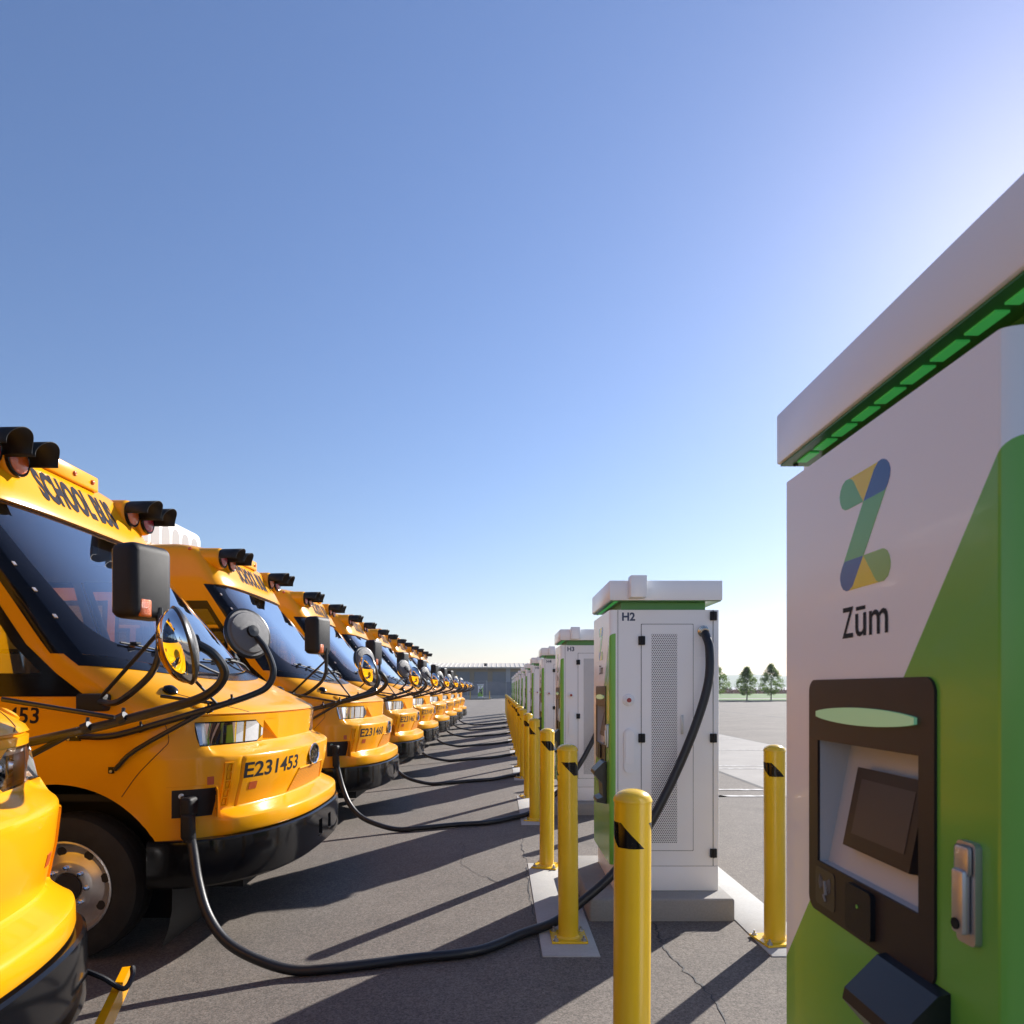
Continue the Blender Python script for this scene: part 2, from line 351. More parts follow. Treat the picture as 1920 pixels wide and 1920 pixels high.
# ------------------------------------------------------------------ charging cabinets
CH_X, PAD_Z = 0.694, 0.136
PITCH = 3.48
CH_Y = [0.935, 4.31, 7.79] + [7.79 + PITCH*(i+1) for i in range(9)]          # near face of H1 ... H12
DEP, WID = 0.732, 0.691
def strip_box(b, ly0, ly1, lz0, lz1, h0, h1, mi=0): b.box(-h1, -h0, ly0, ly1, lz0, lz1, mi)   # plate on the front face
def round_rect(a0, a1, c0, c1, r, k=5):
    pts = []
    for (cx, cz, s) in ((a1-r, c1-r, 0), (a0+r, c1-r, 1), (a0+r, c0+r, 2), (a1-r, c0+r, 3)):
        for i in range(k+1):
            a = (s + i/k)*math.pi/2; pts.append((cx + r*math.cos(a), cz + r*math.sin(a)))
    return pts
def plate(b, pts, h0, h1, axis='x', mi=0):
    """prism on outline pts; axis x: outline in (ly, lz), raised towards -lx; axis y: outline in (lx, lz), raised towards -ly"""
    f = (lambda p, h: (-h, p[0], p[1])) if axis == 'x' else (lambda p, h: (p[0], -h, p[1]))
    n = len(pts); vs = [f(p, h1) for p in pts] + [f(p, h0) for p in pts]
    fs = [tuple(range(n))] + [(i, i+n, (i+1) % n + n, (i+1) % n) for i in range(n)] + [tuple(reversed(range(n, 2*n)))]
    return b.add(vs, fs, mi)

def make_charger():
    root = empty('charging_cabinet', (0, 0, 0))
    # cabinet shell (open behind the front panel)
    b = MB(); x0, x1, y0, y1, z0, z1 = 0.038, WID, 0.0, DEP, 0.158, 1.774
    bm = bmesh.new(); bmesh.ops.create_cube(bm, size=1)
    for v in bm.verts: v.co = Vector(((x0+x1)/2+v.co.x*(x1-x0), (y0+y1)/2+v.co.y*(y1-y0), (z0+z1)/2+v.co.z*(z1-z0)))
    ed = [e for e in bm.edges if all(abs(v.co.x-x1) < 1e-4 for v in e.verts)]
    bmesh.ops.bevel(bm, geom=ed, offset=0.008, segments=2, affect='EDGES', profile=0.5)
    fr = [f for f in bm.faces if all(abs(v.co.x-x0) < 1e-4 for v in f.verts)]; bmesh.ops.delete(bm, geom=fr, context='FACES'); bm.verts.index_update()
    b.add([v.co[:] for v in bm.verts], [tuple(v.index for v in f.verts) for f in bm.faces]); bm.free()
    b.build('cabinet', WHITEC, root)
    b = MB(); b.bevbox(0.03, WID-0.004, 0.004, DEP-0.004, 0.0, 0.155, 0.004); b.build('plinth', WHITEC, root)
    b = MB(); b.box(0.034, WID-0.006, 0.006, DEP-0.006, 0.150, 0.1635); b.build('plinth_seam', SEAM, root, smooth=False)
    # glossy front panel: white above, green below the diagonal, opening for the display
    bm = bmesh.new()
    def quad(p): bm.faces.new([bm.verts.new(q) for q in p])
    zb, zt = 0.165, 1.774
    ys = [0.016, 0.189, 0.545, DEP-0.016]; zs = [zb, 0.903, 1.164, zt]
    for i in range(3):
        for j in range(3):
            if i == 1 and j == 1: continue
            quad([(0, ys[i], zs[j]), (0, ys[i], zs[j+1]), (0, ys[i+1], zs[j+1]), (0, ys[i+1], zs[j])])
    arc = [(0.04-0.04*math.sin(a), 0.016-0.016*math.cos(a)) for a in [k*math.pi/12 for k in range(7)]]
    for A in (arc, [(x, DEP-y) for x, y in reversed(arc)]):
        for (xa, ya), (xb, yb) in zip(A, A[1:]): quad([(xa, ya, zb), (xa, ya, zt), (xb, yb, zt), (xb, yb, zb)])
    for zz in (zb, zt):
        ring = [(x, y, zz) for x, y in arc] + [(x, DEP-y, zz) for x, y in reversed(arc)]
        bm.faces.new([bm.verts.new(q) for q in (ring if zz == zt else reversed(ring))])
    bmesh.ops.remove_doubles(bm, verts=bm.verts[:], dist=1e-5)
    nrm = Vector((0, 1.39, 1.0)).normalized(); pco = Vector((0, 0, 0.608+1.39*DEP))
    bmesh.ops.bisect_plane(bm, geom=bm.verts[:]+bm.edges[:]+bm.faces[:], plane_co=pco, plane_no=nrm)
    bmesh.ops.recalc_face_normals(bm, faces=bm.faces[:])
    bm.verts.index_update(); b = MB()
    b.v = [v.co[:] for v in bm.verts]; b.f = [tuple(v.index for v in f.verts) for f in bm.faces]
    b.m = [0 if (f.calc_center_median()-pco).dot(nrm) > 0 else 1 for f in bm.faces]; bm.free()
    b.build('front_panel', [WHITEP, GREENP], root, angle=25)
    # roof
    b = MB(); b.bevbox(-0.008, WID+0.008, -0.046, 0.760, 1.829, 1.953, 0.006); rf = b.build('roof', WHITEP, root)
    for yy in ((-0.140, -0.0465), (0.7605, 0.868)):
        b = MB(); b.bevbox(0.106, 0.208, yy[0], yy[1], 1.836, 1.972, 0.007); b.build('roof_lug', WHITEP, rf)
    b = MB(); b.box(0.0, WID, -0.038, 0.752, 1.824, 1.8287); b.build('roof_underside', GREENU, rf, smooth=False)
    for k in range(9):
        b = MB(); y = -0.03 + k*0.0845; b.box(0.024, 0.046, y, y+0.066, 1.8205, 1.8238); b.build('light_strip', LED, rf, smooth=False)
    b = MB(); b.lathe([(0.0, 0.0), (0.006, 0.0), (0.006, 0.004)], axis_m((0.03, 0.735, 1.820), (0, 0, 1)), 10); b.build('screw', SEAM, rf)
    b = MB(); b.box(0.078, 0.612, 0.03, DEP-0.03, 1.772, 1.826); b.build('neck', GREENN, root, smooth=False)
    # side with the ventilated door
    b = MB(); plate(b, round_rect(0.1975, 0.5285, 0.2525, 1.6855, 0.004, 2), -0.001, 0.0012, 'y'); b.build('door_gap', SEAM, root, smooth=False)
    b = MB(); plate(b, round_rect(0.201, 0.525, 0.256, 1.682, 0.005, 2), -0.001, 0.004, 'y'); dr = b.build('service_door', WHITEC, root, smooth=False)
    b = MB(); plate(b, [(0.263, 0.303), (0.425, 0.303), (0.425, 1.623), (0.263, 1.623)], 0.0041, 0.0052, 'y'); b.build('perforated_vent', PERF, dr, smooth=False)
    b = MB(); b.bevbox(0.448, 0.462, -0.016, -0.003, 0.99, 1.11, 0.003); b.build('door_handle', METAL, dr)
    b = MB(); b.box(0.0505, 0.0535, -0.0008, 0.01, 0.165, 1.772); b.box(0.651, 0.655, -0.0008, 0.01, 0.158, 1.774); b.build('panel_seam', SEAM, root, smooth=False)
    for lx, zz in ((0.201, (1.58, 0.965, 0.40)), (0.653, (1.735, 0.965, 0.24))):
        for z in zz:
            b = MB(); b.bevbox(lx-0.021, lx+0.021, -0.016, 0.001, z-0.028, z+0.028, 0.004); b.tube([(lx, -0.016, z-0.028), (lx, -0.016, z+0.028)], 0.006, 8); b.build('hinge', BLACKM, root)
    # recess with the cable gland
    b = MB(); fx0, fx1, fz0, fz1 = 0.546, 0.641, 1.476, 1.677
    b.add([(fx0, -0.001, fz1), (fx1, -0.001, fz1), (fx1, -0.001, fz0), (fx0, -0.001, fz0), (fx0+0.022, -0.0018, fz1-0.004), (fx1-0.010, -0.0018, fz1-0.004), (fx1-0.010, -0.0018, fz0+0.075), (fx0+0.022, -0.0018, fz0+0.075)],
          [(0, 1, 5, 4), (1, 2, 6, 5), (2, 3, 7, 6), (3, 0, 4, 7), (4, 5, 6, 7)]); b.add([(fx0, -0.001, fz1+.0), (fx1, -0.001, fz1), (fx1, 0.01, fz1), (fx0, 0.01, fz1)], [(0, 1, 2, 3)])
    b.build('cable_entry_plate', WHITEPL, root, smooth=False)
    b = MB(); b.lathe([(0.0, -0.001), (0.036, -0.001), (0.036, 0.016), (0.030, 0.020), (0.030, 0.034), (0.026, 0.036), (0.026, 0.05), (0.0, 0.05)], axis_m((0.588, 0.0, 1.640), (0, -1, -0.25)), 12); b.build('cable_gland', NICKEL, root, angle=25)
    # emergency stop, handle cover
    b = MB(); b.lathe([(0, 0), (0.038, 0), (0.038, 0.006), (0.034, 0.010), (0.027, 0.010), (0.027, 0.022), (0.022, 0.026), (0, 0.026)], axis_m((0.118, 0.001, 1.204), (0, -1, 0)), 28); es = b.build('emergency_stop', WHITEPL, root)
    b = MB(); b.lathe([(0, 0.026), (0.014, 0.026), (0.014, 0.033), (0.011, 0.036), (0, 0.036)], axis_m((0.118, 0.001, 1.204), (0, -1, 0)), 20); b.build('button', REDBTN, es)
    b = MB(); plate(b, round_rect(0.088, 0.158, 0.745, 1.022, 0.033, 6), 0.0, 0.020, 'y'); hb = b.build('handle_cover', WHITEPL, root, angle=40)
    b = MB(); plate(b, round_rect(0.096, 0.150, 0.80, 1.012, 0.024, 5), 0.020, 0.026, 'y'); b.build('handle_lever', WHITEC, hb, angle=40)
    # front: display bezel with opening
    out = round_rect(0.148, 0.586, 0.794, 1.294, 0.026, 6); k = len(out)//4
    inn = []
    for cx, cz in ((0.545, 1.164), (0.189, 1.164), (0.189, 0.903), (0.545, 0.903)): inn += [(cx, cz)]*k
    b = MB(); n = len(out); vs = [(-0.005, *p) for p in out] + [(-0.005, *p) for p in inn] + [(0.001, *p) for p in out] + [(0.0005, *p) for p in inn]
    fs = []
    for i in range(n):
        j = (i+1) % n
        fs.append((i, n+i, n+j, j) if inn[i] != inn[j] else (i, n+i, j)); fs.append((i, j, 2*n+j, 2*n+i))
        if inn[i] != inn[j]: fs.append((n+i, 3*n+i, 3*n+j, n+j))
    b.add(vs, fs); bz = b.build('display_bezel', BEZEL, root, angle=40)
    b = MB(); ya, yb, za, zt2 = 0.189, 0.545, 0.903, 1.164; dt, db = 0.070, 0.018
    b.add([(0, ya, za), (0, yb, za), (0, yb, zt2), (0, ya, zt2), (db, ya, za), (db, yb, za), (dt, yb, zt2), (dt, ya, zt2)], [(0, 4, 5, 1), (1, 5, 6, 2), (2, 6, 7, 3), (3, 7, 4, 0), (4, 7, 6, 5)])
    b.build('display_recess', TRAY, root, smooth=False)
    up = Vector((dt-db, 0, zt2-za)).normalized(); nn = Vector((-up.z, 0, up.x)); org = Vector((db, 0, za))
    def on_tray(y, s, h): q = org + up*s + nn*h; return (q.x, y, q.z)
    def tray_box(b, y0_, y1_, s0, s1, h0, h1):
        b.add([on_tray(y, s, h) for h in (h0, h1) for (y, s) in ((y0_, s0), (y1_, s0), (y1_, s1), (y0_, s1))], [(0, 1, 2, 3), (4, 7, 6, 5), (0, 4, 5, 1), (1, 5, 6, 2), (2, 6, 7, 3), (3, 7, 4, 0)])
    b = MB(); tray_box(b, 0.228, 0.452, 0.052, 0.212, 0.001, 0.026); dp = b.build('display', SCREENF, root, smooth=False)
    b = MB(); tray_box(b, 0.250, 0.428, 0.080, 0.190, 0.0262, 0.0268); b.build('screen', SCREEN, dp, smooth=False)
    b = MB(); pts = []
    for i in range(25): a = -1 + 2*i/24; pts.append((0.367 + a*0.175, 1.221 + 0.0115*(1-a*a)**0.8 + 0.0055))
    for i in range(25): a = 1 - 2*i/24; pts.append((0.367 + a*0.175, 1.221 - 0.0115*(1-a*a)**0.8 - 0.0055))
    plate(b, pts, 0.005, 0.0105); b.build('status_light', LIGHTBAR, bz, angle=40)
    b = MB(); plate(b, round_rect(0.468, 0.552, 0.812, 0.892, 0.010, 3), 0.0050, 0.0062); st = b.build('tap_card_sticker', mat('sticker_dark', (0.035, 0.033, 0.031), 0.4), bz, smooth=False)
    b = MB(); W_ = mat('sticker_print', (0.24, 0.23, 0.21), 0.5)
    for sx in (-1, 1):
        for r in (0.012, 0.018, 0.024):
            pp = [(-0.0066, 0.510 + sx*r*math.cos(a), 0.862 + r*math.sin(a)) for a in [R(-38 + 76*i/8) for i in range(9)]]; b.tube(pp, 0.0011, 5)
    b.tube([(-0.0066, 0.510, 0.868), (-0.0066, 0.503, 0.840)], 0.004, 6); b.tube([(-0.0066, 0.514, 0.838), (-0.0066, 0.505, 0.826)], 0.003, 6); b.build('tap_symbol', W_, st)
    b = MB(); plate(b, round_rect(0.318, 0.410, 0.806, 0.896, 0.010, 3), 0.005, 0.014); cr = b.build('card_reader', BLACKM, bz, angle=40)
    b = MB(); b.lathe([(0, 0), (0.004, 0), (0.004, 0.001), (0, 0.001)], axis_m((-0.0142, 0.364, 0.86), (-1, 0, 0)), 10); b.build('reader_light', GREENP, cr)
    # connector holster
    prof = [(0.0, 0.805), (-0.020, 0.800), (-0.078, 0.742), (-0.082, 0.722), (-0.030, 0.660), (-0.024, 0.575), (-0.062, 0.560), (-0.064, 0.540), (0.0, 0.530)]
    b = MB(); n = len(prof); b.add([(x, 0.115, z) for x, z in prof] + [(x, 0.285, z) for x, z in prof], [tuple(range(n)), tuple(reversed(range(n, 2*n)))] + [(i, i+n, (i+1) % n+n, (i+1) % n) for i in range(n)])
    b.build('connector_holster', HOLST, root, angle=20)
    b = MB(); plate(b, round_rect(0.047, 0.088, 0.900, 1.050, 0.008, 3), 0.0, 0.010); lt = b.build('latch', METAL, root, angle=40)
    b = MB(); b.bevbox(-0.024, -0.0102, 0.055, 0.081, 0.915, 1.010, 0.005); b.bevbox(-0.018, -0.010, 0.052, 0.084, 1.0, 1.045, 0.006); b.build('latch_lever', METAL, lt)
    b = MB(); b.lathe([(0, 0), (0.0085, 0), (0.0085, 0.002), (0, 0.002)], axis_m((-0.0242, 0.068, 0.930), (-1, 0, 0)), 14); b.build('keyhole', BLACKG, lt)
    # ribbon emblem, outlined from zoomed crop pixels and turned into positions on the front face
    def ip(zx, zy):
        px, py = 1440 + zx/4, 820 + zy/4; d = CH_X*1280/(px-937); return (d-0.935, CAM_H-(py-1292)/1280*d-PAD_Z)
    em = [('emblem_yellow', LOGO_YEL, [(610, 312), (720, 246), (828, 182), (800, 235), (717, 480), (680, 405), (645, 330), (630, 314)]),
          ('emblem_green', LOGO_GRN, [(717, 480), (680, 405), (645, 330), (630, 314), (610, 312), (585, 325), (560, 362), (545, 410), (540, 455), (545, 500), (558, 535), (580, 547), (600, 542)]),
          ('emblem_blue', LOGO_BLUE, [(717, 480), (800, 235), (828, 182), (850, 164), (868, 160), (890, 166), (908, 190), (918, 222), (920, 248), (915, 290), (905, 330), (890, 372), (880, 392), (862, 402)]),
          ('emblem_green', LOGO_GRN, [(717, 480), (862, 402), (880, 392), (890, 372), (717, 885), (605, 925), (585, 932), (570, 945)]),
          ('emblem_blue', LOGO_BLUE, [(717, 885), (605, 925), (585, 932), (570, 945), (555, 990), (545, 1035), (543, 1065), (550, 1110), (565, 1142), (590, 1155), (612, 1148), (638, 1115)]),
          ('emblem_yellow', LOGO_YEL, [(717, 885), (638, 1115), (612, 1148), (720, 1117), (832, 1086), (812, 1072), (795, 1040)]),
          ('emblem_green', LOGO_LGRN, [(717, 885), (795, 1040), (812, 1072), (832, 1086), (870, 1075), (900, 1040), (918, 980), (921, 935), (912, 880), (895, 848), (875, 834), (862, 832)])]
    for nm, m_, pp in em:
        b = MB(); plate(b, list(reversed([ip(*q) for q in pp])), 0.0, 0.0008); b.build(nm, m_, root, smooth=False)
    for ch, ya, yb, hh in (('Z', 0.4465, 0.404, 0.061), ('u', 0.3965, 0.357, 0.0447), ('m', 0.347, 0.284, 0.0455)):
        vs, fs, w, h = text_geo(ch, 0.066, 0.0006)
        b = MB(); b.add([(-0.0008, ya - v[0]*(ya-yb)/w, 1.3755 + v[1]*hh/h) for v in vs], [tuple(reversed(f)) for f in fs]); b.build('lettering', DECAL, root, smooth=False)
    b = MB(); strip_box(b, 0.3605, 0.394, 1.4262, 1.4335, 0.0, 0.0008); b.build('macron', DECAL, root, smooth=False)
    return root
def charger_number(root, n):
    vs, fs, w, h = text_geo('H%d' % n, 0.076, 0.0026); k = 0.053/h
    b = MB(); b.add([(0.078 + v[0]*k, -0.0009, 1.705 + v[1]*k) for v in vs], fs); b.build('number_lettering', BLUE_INK, root, smooth=False)
proto = make_charger()
chargers = []
for i, y in enumerate(CH_Y):
    o = proto if i == 0 else copy_tree(proto)
    o.location = (CH_X, y, PAD_Z); chargers.append(o)
far = copy_tree(proto); far.location = (-2.5, 101.3, 0.136); far.rotation_euler = (0, 0, R(90))
for i, o in enumerate(chargers):
    charger_number(o, i+1)
    lab = ('large white and green charging cabinet with ribbon emblem, lettering and recessed display' if i == 0 else
           'white and green charging cabinet marked H%d beside yellow bollards' % (i+1))
    tag(o, lab, 'charger', 'charging cabinets in a row')
tag(far, 'lone white and green charging cabinet in front of the grey fence', 'charger', 'charging cabinets in a row')

def make_pad():
    b = MB(); b.bevbox(0.225, 0.53, -0.72, 1.20, -0.06, 0.006, 0.003); b.bevbox(1.432, 1.73, -0.72, 1.20, -0.06, 0.006, 0.003); b.bevbox(0.531, 1.431, 0.94, 1.20, -0.06, 0.0055, 0.003)
    return b
pm = make_pad().build('concrete_pad', CONC, angle=25).data
for i, y in enumerate(CH_Y):
    o = bpy.data.objects['concrete_pad'] if i == 0 else link('concrete_pad', pm)
    o.location = (0, y, 0); tag(o, kind='structure')
b = MB(); b.bevbox(-4.2, -1.2, 101.1, 102.6, -0.05, PAD_Z, 0.01); tag(b.build('concrete_pad', CONC), kind='structure')

pb = MB(); pb.bevbox(0.545, 1.43, -0.165, 0.93, -0.03, PAD_Z, 0.016, 3); pbm = pb.build('concrete_plinth', CONCD, angle=40).data
for i, y in enumerate(CH_Y):
    o = bpy.data.objects['concrete_plinth'] if i == 0 else link('concrete_plinth', pbm)
    o.location = (0, y, 0); tag(o, kind='structure')
# cracks in the asphalt round the cabinets
def crack(pts, w, seed):
    rnd = random.Random(seed); P = smooth_path([(x, y, 0) for x, y in pts], 10); b = MB(); L = []; 
    for i, p in enumerate(P):
        t = (P[min(i+1, len(P)-1)]-P[max(i-1, 0)]).normalized(); n = Vector((-t.y, t.x, 0)); j = n*rnd.uniform(-.012, .012); ww = w*rnd.uniform(.35, 1.2)*(1-0.8*i/len(P)); L.append((p+j+n*ww/2, p+j-n*ww/2))
    vs = [Vector((q.x, q.y, gz(q.x)+0.0035)) for pr in L for q in pr]; b.add(vs, [(2*i, 2*i+1, 2*i+3, 2*i+2) for i in range(len(L)-1)]); tag(b.build('asphalt_crack', SEAM, smooth=False), kind='structure')
crack([(0.93, 4.10), (0.90, 3.8), (0.92, 3.45), (0.97, 3.1), (0.94, 2.6), (1.0, 2.0)], 0.016, 1)
crack([(0.90, 3.8), (1.1, 3.95), (1.30, 4.02)], 0.010, 2); crack([(0.215, 5.4), (0.20, 4.7), (0.213, 4.1), (0.205, 3.5)], 0.010, 3); crack([(0.22, 5.55), (0.2, 6.1), (0.24, 6.6), (0.21, 7.0)], 0.008, 4)
crack([(0.0, 5.0), (-0.3, 5.6), (-0.35, 6.4), (-0.7, 7.2)], 0.007, 5); crack([(1.74, 3.4), (2.1, 4.6), (2.6, 5.4), (3.4, 6.3)], 0.012, 6); crack([(2.0, 6.9), (2.7, 8.2), (3.6, 8.6)], 0.01, 7)

# ------------------------------------------------------------------ bollards
def make_bollard():
    root = empty('bollard', (0, 0, 0)); r = 0.0572
    b = MB(); b.lathe([(r, 0.012), (r, 1.058)], Matrix(), 32); b.lathe([(r+0.010, 0.012), (r+0.002, 0.020), (r-0.002, 0.024)], Matrix(), 24); b.build('post', BOLY, root, angle=50)
    prof = [(r+0.0022, 1.056), (r+0.0030, 1.059), (r+0.0022, 1.062)] + [((r+0.001)*math.cos(a), 1.062+0.033*math.sin(a)) for a in [k*math.pi/16 for k in range(1, 8)]] + [(0.0005, 1.0952)]
    b = MB(); b.lathe(prof, Matrix(), 32); b.build('cap', BOLY, root, angle=40)
    b = MB(); b.bevbox(-0.1, 0.1, -0.1, 0.1, 0.0, 0.012, 0.002, 1); b.build('base_plate', BOLY, root)
    for sx in (-1, 1):
        for sy in (-1, 1):
            b = MB(); M = axis_m((sx*0.078, sy*0.078, 0.012), (0, 0, 1)); b.lathe([(0.016, 0), (0.016, 0.003), (0.011, 0.003)], M, 14); b.lathe([(0.012, 0.003), (0.012, 0.012), (0, 0.012)], M, 6); b.lathe([(0.006, 0.012), (0.006, 0.026), (0, 0.026)], M, 8); b.build('anchor_bolt', GALV, root, angle=30)
    for k in range(2):
        b = MB(); n = 14; vs = []
        for j in range(7):
            z = 0.996 - 0.076*j/6
            for i in range(n+1):
                a = R(-90 + 180*k - 43 + 86*i/n + 75*j/6); vs.append(((r+0.0007)*math.cos(a), (r+0.0007)*math.sin(a), z))
        b.add(vs, [(j*(n+1)+i, (j+1)*(n+1)+i, (j+1)*(n+1)+i+1, j*(n+1)+i+1) for j in range(6) for i in range(n)]); b.build('black_stripe', BLACKG, root, angle=60)
    return root
bol = make_bollard(); first = True
def place_bollard(x, y, rot, label, group='yellow bollards guarding the charging cabinets'):
    global first
    o = bol if first else copy_tree(bol); first = False
    o.location = (x, y, 0.006); o.rotation_euler = (R(random.uniform(-.35, .35)), R(random.uniform(-.35, .35)), R(rot)); tag(o, label, 'bollard', group); return o
for i, y in enumerate(CH_Y):
    n = i+1
    if i > 0:
        place_bollard(0.388 if i == 1 else 0.375, y-0.455, {1: 0, 2: -105}.get(i, random.uniform(0, 360)), 'yellow bollard on the bus side of cabinet H%d, near its numbered face' % n)
        place_bollard(1.535, y-0.50, -80 if i == 1 else random.uniform(0, 360), 'yellow bollard across cabinet H%d from the buses, near its numbered face' % n)
    place_bollard((0.408, 0.372)[min(i, 1)], (2.12 if i == 0 else y+1.10), {0: -91, 1: -19}.get(i, random.uniform(0, 360)), 'yellow bollard on the bus side of cabinet H%d, past its rear corner' % n)
    place_bollard(1.535, y+1.10, random.uniform(0, 360), 'yellow bollard across cabinet H%d from the buses, past its rear corner' % n)
for dx, wd in ((-1.5, 'warehouse sign'), (1.35, 'pale column')): place_bollard(-2.85+dx, 100.6, 0, 'yellow bollard beside the lone cabinet at the fence, on the %s side' % wd)

# ------------------------------------------------------------------ school buses
# local frame: x forward (nose near -1.3), y to the driver's side, z up from the ground
KEYS = [  # z, X0 (front), A (how far the corner wraps back), W (half width), p (squareness), raise at the sides
 (0.52, -1.50, .64, 1.17, 2.5, 0), (0.60, -1.41, .71, 1.20, 2.5, 0), (0.648, -1.352, .755, 1.222, 2.5, 0), (0.655, -1.325, .775, 1.228, 2.5, 0), (0.664, -1.310, .785, 1.23, 2.5, 0), (0.68, -1.304, .79, 1.23, 2.5, 0), (0.735, -1.306, .79, 1.23, 2.5, 0),
 (0.748, -1.311, .785, 1.23, 2.5, 0), (0.756, -1.322, .78, 1.227, 2.5, 0), (0.765, -1.345, .765, 1.224, 2.5, 0), (0.790, -1.412, .71, 1.22, 2.5, 0), (0.798, -1.426, .705, 1.22, 2.5, 0), (0.806, -1.432, .70, 1.22, 2.5, 0), (0.83, -1.428, .70, 1.22, 2.5, 0),
 (0.95, -1.395, .72, 1.22, 2.5, 0), (1.085, -1.376, .73, 1.22, 2.5, 0), (1.103, -1.378, .73, 1.22, 2.5, 0), (1.112, -1.386, .725, 1.22, 2.5, 0), (1.120, -1.400, .715, 1.219, 2.5, 0), (1.150, -1.470, .68, 1.213, 2.5, 0), (1.160, -1.490, .67, 1.21, 2.5, 0), (1.168, -1.500, .665, 1.209, 2.5, 0),
 (1.175, -1.505, .665, 1.208, 2.5, 0), (1.315, -1.497, .66, 1.20, 2.5, 0), (1.345, -1.494, .66, 1.198, 2.5, 0), (1.350, -1.506, .655, 1.188, 2.5, 0), (1.356, -1.506, .655, 1.188, 2.5, 0), (1.361, -1.492, .66, 1.196, 2.5, 0),
 (1.378, -1.506, .66, 1.194, 2.5, .005), (1.405, -1.560, .65, 1.19, 2.45, .015), (1.45, -1.665, .63, 1.185, 2.4, .035), (1.50, -1.790, .60, 1.18, 2.4, .055), (1.56, -1.94, .56, 1.175, 2.4, .075), (1.60, -2.035, .53, 1.172, 2.4, .09),
 (1.625, -2.085, .52, 1.170, 2.4, .10), (1.75, -2.205, .485, 1.165, 2.5, .09), (1.95, -2.390, .43, 1.155, 2.7, .07), (2.20, -2.615, .37, 1.14, 2.9, .04), (2.45, -2.83, .31, 1.125, 3.1, .02), (2.665, -3.005, .27, 1.11, 3.3, 0),
 (2.672, -2.985, .28, 1.11, 3.3, 0), (2.70, -2.990, .28, 1.11, 3.3, 0), (2.80, -3.043, .28, 1.105, 3.3, 0), (2.95, -3.122, .28, 1.095, 3.3, 0), (3.05, -3.175, .28, 1.07, 3.3, 0), (3.10, -3.23, .32, 1.03, 2.9, 0), (3.135, -3.31, .36, .96, 2.8, 0),
 (3.160, -3.42, .42, .84, 2.6, 0), (3.178, -3.60, .5, .62, 2.5, 0), (3.190, -3.85, .5, .32, 2.4, 0), (3.194, -4.1, .4, .03, 2.4, 0)]
CKEYS = [  # the corner and side: smooth, without lip and shelf
 (0.52, -1.44, .69, 1.20, 2.5, 0), (0.57, -1.412, .71, 1.216, 2.5, 0), (0.63, -1.402, .715, 1.222, 2.5, 0), (1.05, -1.396, .72, 1.221, 2.5, 0), (1.11, -1.402, .715, 1.22, 2.5, 0), (1.15, -1.425, .70, 1.217, 2.5, 0), (1.20, -1.462, .68, 1.211, 2.5, 0), (1.25, -1.485, .668, 1.205, 2.5, 0), (1.30, -1.494, .662, 1.201, 2.5, 0), (1.345, -1.494, .66, 1.198, 2.5, 0), (1.361, -1.492, .66, 1.196, 2.5, 0)]
QA, QB = 0.585, 0.635
def lerp_list(K, z):
    if z <= K[0][0]: return K[0][1:]
    for a, b in zip(K, K[1:]):
        if z <= b[0]:
            t = (z-a[0])/(b[0]-a[0]); return tuple(p+(q-p)*t for p, q in zip(a[1:], b[1:]))
    return K[-1][1:]
def lerp_keys(z, q=0.0):
    k = lerp_list(KEYS, z); a = abs(q)
    if a <= QA or z >= 1.361: return k
    c = lerp_list(CKEYS, z); lo, hi = (0.70, 0.76) if z > 1.335 else (QA, QB); w = max(0, min(1, (a-lo)/(hi-lo))); w = w*w*(3-2*w); return tuple(u+(v-u)*w for u, v in zip(k, c))
def groove(t, z):
    """recessed joint round the number panel"""
    a = abs(t); g = 0.0
    if 0.80 < z < 1.10: g = max(g, 0.012*max(0, 1-abs(a-0.497)/0.010))
    return g
def G(q, z, h=0.0, inset=0.0):
    """point on the body skin: |q|<=1 round the nose, |q|-1 = metres back along the side; h = height above the skin"""
    X0, A, W, p, rz = lerp_keys(z, q); W -= inset; X0 -= inset; sg = -1 if q < 0 else 1; a = min(abs(q), 1.0)
    th = a*math.pi/2; s, c = max(0, math.sin(th)), max(0, math.cos(th))
    y = W*s**(2/p); x = X0 - A + A*c**(2/p)
    if abs(q) > 1:
        m = abs(q)-1; w = max(0, 1-m/2.0); x = (X0-A)*w + (-2.2)*(1-w) - m; y = W
    P = Vector((x, sg*y, z + rz*(y/1.2)**2))
    if h:
        e = 1e-3
        d1 = G(q+e, z, 0, inset) - G(q-e, z, 0, inset); d2 = G(q, z+e, 0, inset) - G(q, z-e, 0, inset)
        n = d1.cross(d2); n.normalize(); P = P + n*h
    return P
def q_of_y(y, z):
    X0, A, W, p, rz = lerp_keys(z); return math.copysign(math.asin(min(1, (abs(y)/W))**(p/2))/(math.pi/2), y)
def q_of_x(x, z, sg):
    lo, hi = 0.0, 7.0
    for _ in range(40):
        mid = (lo+hi)/2
        if G(mid, z).x > x: lo = mid
        else: hi = mid
    return sg*lo
ARCH_X, ARCH_Z, ARCH_R = -2.50, 0.33, 0.645
OX = (4.0, 0, 0.06)
WINDOWS = [(0.08, 1.16, 1.45, 2.45)] + [(1.30 + k*0.78, 1.30 + k*0.78 + 0.66, 1.75, 2.45) for k in range(6)]
HL0, HL1, HLZ0, HLZ1 = 0.27, 0.67, 1.175, 1.315
WQ = 0.80
